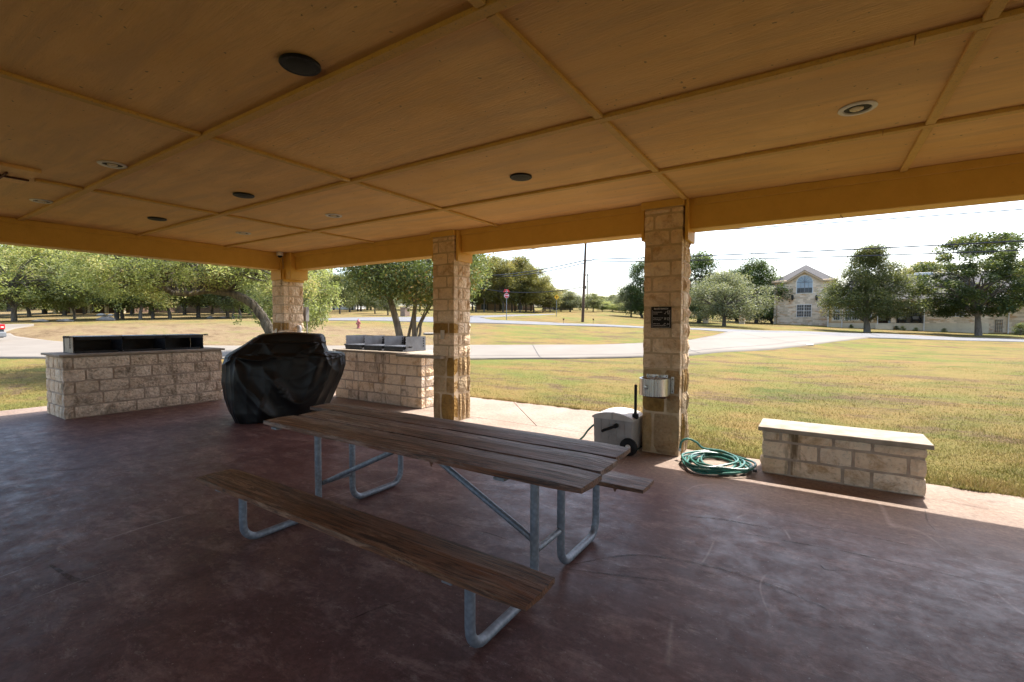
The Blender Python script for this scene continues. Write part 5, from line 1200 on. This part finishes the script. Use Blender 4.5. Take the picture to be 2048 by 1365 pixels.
# porch
MB().box(w1,w2,K2+2.2,K2+9,wf,we).build('porch_wall', 'house_stone', stn); MB().box(w1,w2,K2,K2+2.2,-.8,wf-.003).build('porch_floor', 'stucco', stn)
dx0,_ = XZ(1754,640,K2+2.2); dx1,_ = XZ(1778,640,K2+2.2); MB().box(dx0-.5,dx1+.9,K2+2.12,K2+2.195,wf,wf+2.5).build('door_surround', 'door_wood', stn)
dr_ = MB().box(dx0,dx0+1.0,K2+2.06,K2+2.115,wf+.02,wf+2.15).build('door', 'door_wood', stn); MB().box(dx0+.2,dx0+.8,K2+2.045,K2+2.058,wf+.3,wf+1.95).build('glass_panel', 'door_glass', dr_)
MB().box(dx0+1.15,dx0+1.22,K2+2.06,K2+2.115,wf,wf+2.4).build('door_jamb', 'white_paint', stn)
px0,_ = XZ(1782,640,K2); px1,_ = XZ(1792.5,640,K2); MB().box(px0,px1,K2-.02,K2+.5,wf-.001,we).build('porch_pier', 'house_stone', stn)
px0b,_ = XZ(1751,640,K2); px1b,_ = XZ(1755,640,K2)
sx_0,_ = XZ(1750,650,K2); sx_1,_ = XZ(1784,650,K2)
for k in range(5): MB().box(sx_0,sx_1,K2-.3*(k+1),K2-.3*k-.003,-.6,wf-.16*(k+1)).build('step', 'stucco', stn)
r0,_ = XZ(1794,640,K2); r1,_ = XZ(1847,640,K2); rl = MB().box(r0,r1,K2+.03,K2+.07,wf+.88,wf+.93).box(r0,r1,K2+.03,K2+.07,wf+.06,wf+.1)
for q in np.linspace(r0,r1,26): rl.box(q-.012,q+.012,K2+.04,K2+.06,wf+.1,wf+.88)
rl.build('porch_railing', 'dark_metal', stn)
xa,_ = XZ(1798,640,K2+2.2); xb,_ = XZ(1838,640,K2+2.2); window(stn, None, xa,xb,wf+.6,wf+2.2,K2+2.19,cols=3,frame='white_paint')
for k, q in enumerate((1803, 1832)):
    cx_, _ = XZ(q, 640, K2+1.2); ch_ = tag(empty('porch_chair', (cx_,K2+1.2,wf)), ['dark porch chair with pale cushion left of the porch railing centre','dark porch chair with pale cushion nearest the right downspout'][k], 'chair')
    MB().cbox(cx_-.4,cx_+.4,K2+1.0,K2+1.7,wf+.25,wf+.42,.03).cbox(cx_-.4,cx_+.4,K2+1.62,K2+1.75,wf+.42,wf+.95,.03).cbox(cx_-.42,cx_-.3,K2+1.0,K2+1.6,wf+.05,wf+.62,.02).cbox(cx_+.3,cx_+.42,K2+1.0,K2+1.6,wf+.05,wf+.62,.02).build('frame', 'dark_metal', ch_)
    MB().cbox(cx_-.28,cx_+.28,K2+1.45,K2+1.6,wf+.44,wf+.8,.04).build('cushion', 'white_paint', ch_)
bx_, _ = XZ(1779,640,K2+.9); bk = tag(MB().lathe([(.12,0),(.15,.28),(.13,.28),(.11,.03)], (bx_,K2+.9,wf+.002), 14).build('bucket','bucket_blue',None,True), 'pale bucket on the porch by the front door', 'bucket')
# right walls
MB().box(w2,w3,K2,K2+9,wf,we).build('wall', 'house_stone', stn); MB().box(w2,w3,K2-.05,K2+8,-1.2,wf-.002).build('foundation', 'stucco', stn)
MB().box(w3+.002,w4+8,K2+1.5,K2+9,-1.5,we).build('wall', 'house_stone', stn)
xa, za = XZ(1892,634.5,K2); xb, zb = XZ(1932,606,K2); window(stn, None, xa,xb,za,zb,K2,cols=2)
xa, za = XZ(1990,665,K2+1.5); xb, zb = XZ(2005,640,K2+1.5)
tr_ = MB().box(xa,xb,K2+1.42,K2+1.45,zb-.04,zb).box(xa,xa+.04,K2+1.42,K2+1.45,za,zb-.04).box(xb-.04,xb,K2+1.42,K2+1.45,za,zb-.04)
for q in (.33,.66): tr_.box(xa+(xb-xa)*q-.015,xa+(xb-xa)*q+.015,K2+1.42,K2+1.445,za,zb-.04).box(xa+.04,xb-.04,K2+1.42,K2+1.444,za+(zb-za)*q-.015,za+(zb-za)*q+.015)
tag(tr_.build('garden_trellis', 'dark_metal'), 'thin dark metal trellis standing against the right stone wall', 'trellis')
_, wr = XZ(1835, 549, K2+5.5)
wrf = MB(); o_ = .5; xe0, xe1 = w0-.1, w4+8.5
wrf.add([(xe0,K2-o_,we),(xe1,K2-o_,we),(xe1,K2+11,we),(xe0,K2+11,we),(xe0+3.0,K2+5.2,wr),(xe1-4,K2+5.2,wr)], [(0,1,5,4),(1,2,5),(2,3,4,5),(3,0,4),(3,2,1,0)]); wrf.build('roof', 'shingles', stn)
MB().box(xe0,xe1,K2-o_-.05,K2-o_-.003,we-.2,we+.03).box(xe0,xe1,K2-o_,K2-.003,we-.20,we-.17).build('fascia', 'house_trim', stn)
rv, _ = XZ(1846, 549, K2+5); MB().cbox(rv-.8,rv+.8,K2+4.3,K2+5.2,wr-.25,wr+.10,.03).build('skylight', 'white_paint', stn)

# other houses, each built on its own spot
def house(name, u0, u1, d, vb, ve, vr, wall, roofm, label, wins=(), cols=0, over=.5, deep=9, colmat='stucco'):
    c = ground((u0+u1)/2, d); L = (u1-u0)*d/FPX; rzv = math.atan2(Rh[1], Rh[0])
    z0 = float(at((u0+u1)/2, vb, d)[2])-c[2]; ze = float(at((u0+u1)/2, ve, d)[2])-c[2]; zr = float(at((u0+u1)/2, vr, d+deep/2)[2])-c[2]
    h = tag(empty(name, c, rzv), label, 'house')
    MB().box(-L/2,L/2,0,deep,-1.5,ze).build('wall', wall, h, local=True)
    MB().add([(-L/2-over,-over-1.2*(cols > 0),ze-.001),(L/2+over,-over-1.2*(cols > 0),ze-.001),(L/2+over,deep+over,ze),(-L/2-over,deep+over,ze),(-L/2+min(L*.25,3),deep/2,zr),(L/2-min(L*.25,3),deep/2,zr)],[(0,1,5,4),(1,2,5),(2,3,4,5),(3,0,4),(3,2,1,0)]).build('roof', roofm, h, local=True)
    for k in range(cols): xx = -L/2+.6+(L-1.2)*k/max(cols-1,1); MB().box(xx-.17,xx+.17,-1.3,-.98,-1,ze-.01).build('porch_post', colmat, h, local=True)
    for f0, f1, zb_, zt_ in wins:
        xa, xb = -L/2+L*f0, -L/2+L*f1; w = MB().box(xa,xb,-.04,.02,z0+zb_,z0+zt_).build('window', 'white_paint', h, local=True)
        MB().box(xa+.07,(xa+xb)/2-.03,-.06,-.042,z0+zb_+.07,z0+zt_-.07).build('pane', 'window_glass', w, local=True); MB().box((xa+xb)/2+.03,xb-.07,-.06,-.042,z0+zb_+.07,z0+zt_-.07).build('pane', 'window_glass', w, local=True)
    return h
house('brown_house', 120, 270, 66, 624, 594, 578, 'brown_brick', 'dark_shingles', 'dark brown brick house half hidden behind the left trees', [(.18,.27,.5,1.9),(.38,.46,.1,2.2),(.6,.72,.6,1.9),(.85,.93,.6,1.9)], cols=5)
house('brown_house', 350, 440, 68, 624, 600, 588, 'tan_brick', 'dark_shingles', 'reddish brick house seen under the arching branch', [(.15,.3,.6,1.8),(.6,.75,.6,1.8)])
house('white_building', 664, 712, 104, 619, 606, 598, 'white_paint', 'shingles', 'small white building across the street behind dark oaks', [(.2,.35,.6,1.5)])
house('brick_house', 950, 1068, 98, 626, 599, 588, 'tan_brick', 'shingles', 'tan brick house behind the grove by the stop sign', [(.1,.2,.6,1.9),(.42,.5,.6,1.9),(.72,.8,.6,1.9)])
house('brick_house', 1092, 1146, 108, 626, 611, 600, 'tan_brick', 'shingles', 'smaller brick house with a dark window right of the yellow sign', [(.25,.45,.6,2.0)])
house('small_house', 1209, 1234, 125, 627, 612, 603, 'stucco', 'shingles', 'small pale house with grey roof right of the utility pole', [(.3,.6,.6,1.6)])

# ------------------------------------------------------------------ fence with stone pillars
ifn = empty('iron_fence', ground(1470, 59)); tag(ifn, 'dark iron fence between stone pillars under the junipers', 'fence')
fp = [ground(u_, d_) for u_, d_ in ((1384,57),(1411,58),(1448,58.5),(1484,59),(1515,60),(1547,62))]
for a, b_ in zip(fp[:-1], fp[1:]):
    m_ = MB(); n__ = int(np.linalg.norm(b_-a)/.22)
    for zz in (.25, 1.2): m_.tube([a+[0,0,zz], b_+[0,0,zz]], .02, 5)
    for q in range(n__): p_ = a+(b_-a)*q/n__; m_.tube([p_+[0,0,0], p_+[0,0,1.35]], .011, 4)
    m_.build('fence_panel', 'dark_metal', ifn)
for k, (u_, d_, v_) in enumerate(((1411,57.6,621),(1484,58.6,623))):
    g = ground(u_, d_); top = float(at(u_, v_, d_)[2]); t = tag(empty('stone_pillar', g), ['stone fence pillar left of the small live oak trunk','stone fence pillar right of the small live oak trunk'][k], 'pillar')
    MB().box(g[0]-.3,g[0]+.3,g[1]-.3,g[1]+.3,g[2]-.3,top-.12).build('shaft', 'house_stone', t); MB().cbox(g[0]-.36,g[0]+.36,g[1]-.36,g[1]+.36,top-.118,top,.02).build('cap', 'cap_stone', t)
g = hit(810, 633, 50); mp = tag(empty('brick_pillar', g), 'reddish brick mailbox pillar across the street behind the multi stemmed tree', 'pillar')
MB().box(g[0]-.38,g[0]+.38,g[1]-.38,g[1]+.38,g[2]-.2,g[2]+.95).build('shaft', 'tan_brick', mp); MB().cbox(g[0]-.43,g[0]+.43,g[1]-.43,g[1]+.43,g[2]+.952,g[2]+1.06,.02).build('cap', 'cap_stone', mp)
lw = hit(790, 634.5, 50); le = hit(808, 634.5, 50)

# ------------------------------------------------------------------ utility poles and lines
pb = ground(1165, 48.5); ptop = float(at(1171, 440, 48.5)[2]); up = tag(empty('utility_pole', pb), 'tall dark wooden utility pole beside the street', 'utility pole')
ll = np.array([cR[0], cR[1], 0]); q_top = at(1171.5, 484, 48.5); dx = q_top-pb; lean_ = dx/dx[2]; tp_ = pb+lean_*(ptop-pb[2])
MB().tube([pb-[0,0,.3], (pb+tp_)/2, tp_], [.155,.13,.10], 14).build('pole', 'pole_wood', up, True)
def onpole(z): return pb+lean_*(z-pb[2])
za = float(at(1176, 521, 48.5)[2]); pA = onpole(za); 
MB().tube([pA, pA+ll*.72], .06, 8).build('bracket_arm', 'pole_wood', up, True)
MB().lathe([(.05,0),(.07,.08),(.03,.16)], tuple(pA+ll*.8+[0,0,-.02]), 10).build('insulator', 'grey_steel', up, True)
p2 = ground(1174, 108); t2 = float(at(1174, 547, 108)[2]); up2 = tag(empty('utility_pole', p2), 'thin distant utility pole just right of the near one', 'utility pole')
MB().tube([p2-[0,0,.3],[p2[0],p2[1],t2]], [.16,.11], 10).box(p2[0]-.9,p2[0]+.9,p2[1]-.06,p2[1]+.06,t2-.5,t2-.38).build('pole', 'pole_wood', up2, True)
MB().lathe([(.18,0),(.2,.1),(.2,.7),(.1,.8)], (p2[0]-.35,p2[1]-.2,t2-3.6), 10).build('transformer', 'grey_steel', up2, True)
def wire(a, b_, sag, r, label, group=None):
    a = np.array(a, float); b_ = np.array(b_, float); pts = [a+(b_-a)*t-[0,0,4*sag*t*(1-t)] for t in np.linspace(0,1,20)]
    tag(MB().tube(pts, r, 5).build('power_line', 'cable', None, True), label, 'power line', group)
def ext(p, q, k): return p+(q-p)*k
e1 = at(2048,469.5,34.5); s1 = pA+ll*.8+[0,0,.1]; wire(s1, ext(s1, e1, 1.9), .45, .05, 'upper of the two close parallel wires crossing the sky at right')
s2 = onpole(float(at(1172,524.5,48.5)[2])); e2 = at(2048,487.5,36); wire(s2, ext(s2, e2, 1.9), .5, .045, 'lower of the two close parallel wires crossing the sky at right')
s3 = tp_-[0,0,.6]; e3 = at(2048,411,34.5); wire(at(1100,float(480),52), ext(at(1100,480,52), e3, 1.6), .3, .04, 'highest single wire crossing the sky at right')
l1 = at(1067,535,60); l2 = at(1080,541,60)
wire(onpole(za), ext(onpole(za), l1, 3.0), .5, .055, 'upper wire running from the pole left into the grove')
wire(onpole(float(at(1165,526,48.5)[2])), ext(onpole(za)-[0,0,.5], l2, 3.0), .5, .05, 'lower wire running from the pole left into the grove')
wire(at(1164,474,48.5), at(960,516,84), .3, .045, 'thin wire slanting down left under the front beam')
wire(at(900,560,60), onpole(float(at(1166,574,48.5)[2])), 1.05, .04, 'pale drooping cable passing above the stop sign')
wire(at(1174,550,108), at(1330,590,70), .8, .04, 'faint wire from the distant pole drooping right'); wire(at(1174,562,108), at(1330,600,70), .8, .04, 'faint lower wire from the distant pole drooping right')
wire(at(1174,549,108), at(1050,543,100), .2, .04, 'faint level wire left of the distant pole'); wire(at(1174,563,108), at(1050,560,100), .2, .04, 'faint lower level wire left of the distant pole')

# ------------------------------------------------------------------ road signs, markers, hydrant
def facing(o): o.rotation_euler = (0, 0, math.atan2(cR[1], cR[0]))
g = hit(1013, 640, 30); d_ = float(g[:2]@Fh[:2]); ss = tag(empty('stop_sign', g, math.atan2(cR[1], cR[0])), 'red octagonal stop sign with red street name blades on top', 'stop sign')
k = d_/FPX; hS = (640-592)*k
MB().tube([(0,0,-.2),(0,0,hS+13*k)], .034, 8).build('post', 'galvanised', ss, True, local=True)
oc = lambda r: [(r*math.cos(R(22.5+45*i)), hS+r*math.sin(R(22.5+45*i))) for i in range(8)]
MB().prism(oc(5.2*k), -.06, -.045, 'y').build('border', 'sign_white', ss, local=True); MB().prism(oc(4.7*k), -.066, -.0605, 'y').build('face', 'sign_red', ss, local=True)
cu = bpy.data.curves.new('t', 'FONT'); cu.body = 'STOP'; cu.size = 3.6*k; cu.align_x = 'CENTER'; cu.align_y = 'CENTER'; cu.extrude = .002; cu.offset = .006
tmp = bpy.data.objects.new('t', cu); COL.objects.link(tmp); bpy.context.view_layer.update(); me = bpy.data.meshes.new_from_object(tmp.evaluated_get(bpy.context.evaluated_depsgraph_get())); bpy.data.objects.remove(tmp); me.materials.clear(); me.materials.append(MATS['sign_white'])
lo = link('lettering', me, ss); lo.location = (0, -.07, hS); lo.rotation_euler = (R(90), 0, 0)
MB().box(-6.2*k,6.2*k,-.012,.012,hS+7.2*k,hS+9.6*k).build('name_blade', 'sign_red', ss, local=True); MB().add([(-3.8*k,-.2,hS+9.8*k),(3.8*k,.2,hS+9.8*k),(3.8*k,.2,hS+12.4*k),(-3.8*k,-.2,hS+12.4*k),(-3.8*k,-.18,hS+9.8*k),(3.8*k,.22,hS+9.8*k),(3.8*k,.22,hS+12.4*k),(-3.8*k,-.18,hS+12.4*k)],[(0,1,2,3),(7,6,5,4),(0,4,5,1),(2,6,7,3),(1,5,6,2),(0,3,7,4)]).build('name_blade', 'sign_red', ss, local=True)
MB().box(-3*k,3*k,-.0135,-.0125,hS+8*k,hS+8.7*k).build('blade_lettering', 'sign_white', ss, local=True)
g = hit(1113, 633.5, 30); d_ = float(g[:2]@Fh[:2]); k = d_/FPX; ys = tag(empty('warning_sign', g, math.atan2(cR[1], cR[0])), 'yellow diamond warning sign between the grove and the utility pole', 'road sign')
hS = (633.5-595)*k; MB().tube([(0,0,-.2),(0,0,hS)], .035, 8).build('post', 'galvanised', ys, True, local=True)
r_ = 5.3*k; MB().prism([(0,hS-r_),(r_,hS),(0,hS+r_),(-r_,hS)], -.06, -.045, 'y').build('plate', 'sign_yellow', ys, local=True)
MB().box(-.5*k,.5*k,-.066,-.0605,hS-2.3*k,hS+1*k).box(-1.8*k,1.8*k,-.066,-.0605,hS+1.001*k,hS+1.9*k).build('symbol', 'sign_black', ys, local=True)
for k_, (u_, v_) in enumerate(((1127,648),(1186.5,648))):
    g = hit(u_, v_, 30); mk = tag(empty('marker_stake', g), ['small rusty marker stake left of the utility pole','small rusty marker stake right of the utility pole'][k_], 'marker')
    MB().tube([g-[0,0,.1],g+[0,0,.34]], .013, 6).build('stake', 'rust', mk, True); MB().add([tuple(g+ll*-.1+[0,0,.5]),tuple(g+ll*.1+[0,0,.5]),tuple(g+ll*.03+[0,0,.33]),tuple(g-ll*.03+[0,0,.33])]+[tuple(g+ll*-.1+[0,.03,.5]),tuple(g+ll*.1+[0,.03,.5]),tuple(g+ll*.03+[0,.03,.33]),tuple(g-ll*.03+[0,.03,.33])],[(0,3,2,1),(4,5,6,7),(0,1,5,4),(1,2,6,5),(2,3,7,6),(3,0,4,7)]).build('plate', 'rust', mk)
g = hit(717, 656.5, 25); d_ = float(g[:2]@Fh[:2]); hh = 18.5*d_/FPX; s_ = hh/.75; fh = tag(empty('fire_hydrant', g), 'faded red fire hydrant on the grass before the street', 'fire hydrant')
MB().lathe([(0.001,-.05),(.16*s_,-.05),(.16*s_,.03*s_),(.11*s_,.05*s_),(.105*s_,.48*s_),(.14*s_,.49*s_),(.14*s_,.53*s_),(.12*s_,.56*s_),(.10*s_,.64*s_),(.05*s_,.69*s_),(.03*s_,.70*s_),(.03*s_,.75*s_),(.001,.75*s_)], tuple(g), 16).build('barrel', 'hydrant_paint', fh, True)
for sgn in (-1,1): MB().tube([g+ll*.08*s_*sgn+[0,0,.40*s_], g+ll*.19*s_*sgn+[0,0,.40*s_]], .055*s_, 10).build('hose_cap', 'hydrant_paint', fh, True)
MB().tube([g+[0,-.08*s_,.36*s_], g+[0,-.2*s_,.36*s_]], .075*s_, 12).build('pumper_cap', 'hydrant_paint', fh, True)
g = hit(860, 668.5, 25); tag(MB().lathe([(.001,-.02),(.42,-.02),(.44,.05),(.36,.09),(.001,.10)], tuple(g), 20).build('valve_cover', 'boulder', None, True), 'flat grey valve cover lying in the grass by the middle column', 'valve cover')
g = hit(1620, 692, 15); tag(MB().tube([g+[-.16,0,.04], g+[.16,.04,.05]], .05, 12).build('culvert_pipe', 'white_plastic', None, True), 'short white pipe end at the driveway edge', 'pipe')

# stones edging the mound
def boulder(u_, v_, wpx, hpx, mat, label, group=None, dmin=24):
    g = hit(u_, v_, dmin); d_ = float(g[:2]@Fh[:2]); w = wpx*d_/FPX/2; h = hpx*d_/FPX
    mb = MB(); mb.lat(-w, w, -.28, .28, -.12, h, max(3, int(w*4)), 2, 2, .05, .08); rz_ = math.atan2(cR[1], cR[0])
    o = mb.build('boulder', mat, None, 'all'); o.location = tuple(g); o.rotation_euler = (0,0,rz_); tag(o, label, 'rock', group); return o
boulder(81,643.5,32,4,'boulder','long low dark stone, leftmost on the mound edge'); boulder(131,643,32,4,'boulder','long low dark stone, second on the mound edge'); boulder(212,642,36,7,'boulder','big squarish grey stone left of the twin trunks')
boulder(421,637,16,3,'boulder','small flat stone right of the pale trunk'); boulder(446,636.5,14,3,'boulder','small flat stone beside the dark straight trunk')
boulder(203,631.5,18,4,'white_rock','white rock left half of the pale heap under the trees',dmin=40); boulder(222,632,12,3.5,'white_rock','white rock right half of the pale heap under the trees',dmin=40)
boulder(645,697,0,0,'boulder','x') if False else None
bl = at(662, 690, 15.5); bl[2] = terf(bl[0], bl[1]); o = MB().lat(-.55,.55,-.3,.3,-.1,.42,5,3,2,.06,.1).build('boulder','boulder',None,'all'); o.location = tuple(bl); tag(o, 'dark boulder in the shade behind the covered grill', 'rock')

# ------------------------------------------------------------------ car at the left edge, rear towards us
g = hit(-62, 690, 18); d_ = float(g[:2]@Fh[:2]); k = d_/FPX
ca = at(11, 678, d_+1.9) - Fh*1.9; gz_ = terf(float(ca[0]), float(ca[1])); rzc = math.atan2(cR[1], cR[0])
car = tag(empty('parked_car', (float(ca[0]), float(ca[1]), gz_), rzc), 'dark car with red tail light, only its rear showing at the left edge', 'car')
Lc, Wc = 4.6, 1.85      # body extends to the left (local -X)
prof = [(-Lc,.45),(-Lc+.05,.95),(-Lc+1.1,1.05),(-Lc+1.9,1.62),(-.75,1.66),(-.22,1.15),(-.03,1.05),(.0,.55),(-.06,.32),(-Lc+.2,.3)]
bd = MB(); bd.prism([(a, b_) for a, b_ in prof][::-1], -.0, Wc, 'y'); bd.build('body', 'car_paint', car, local=True)
MB().prism([(-Lc+1.95,1.06),(-.7,1.08),(-.85,1.56),(-Lc+2.25,1.54)], -.012, -.002, 'y').build('side_window', 'window_glass', car, local=True)
MB().add([(-.66,.2,1.52),(-.66,Wc-.2,1.52),(-.20,Wc-.12,1.16),(-.20,.12,1.16),(-.64,.2,1.53),(-.64,Wc-.2,1.53),(-.18,Wc-.12,1.17),(-.18,.12,1.17)],[(4,7,6,5),(0,1,2,3),(0,3,7,4),(1,5,6,2)]).build('rear_window', 'window_glass', car, local=True)
for y0 in (-.02, Wc-.26): tl = MB().cbox(-.32,.05,y0,y0+.28,.80,1.10,.03).build('tail_light', 'tail_red', car, local=True); MB().cbox(-.2,.055,y0+.03,y0+.2,.90,.96,.01).build('reverse_lamp', 'white_plastic', tl, local=True)
MB().cbox(-.5,.13,-.02,Wc+.02,.36,.66,.05).build('bumper', 'bumper_grey', car, local=True)
MB().cbox(-.02,.012,.6,1.2,.72,.84,.01).build('number_plate', 'white_plastic', car, local=True)
for x_ in (-.85, -Lc+.85):
    for y_ in (-.02, Wc-.2):
        w = MB().lathe([(.18,0),(.30,.0),(.335,.03),(.335,.19),(.30,.22),(.18,.22)], (x_,y_,.33), 24, 'y').build('wheel', 'tyre', car, True, local=True)
        MB().lathe([(.001,.02),(.19,.01),(.2,.03)], (x_,y_,.33), 16, 'y').build('rim', 'grey_steel', w, True, local=True)
for o in list(bpy.data.objects):
    for k_ in ('_H', '_R'):
        if k_ in o: del o[k_]
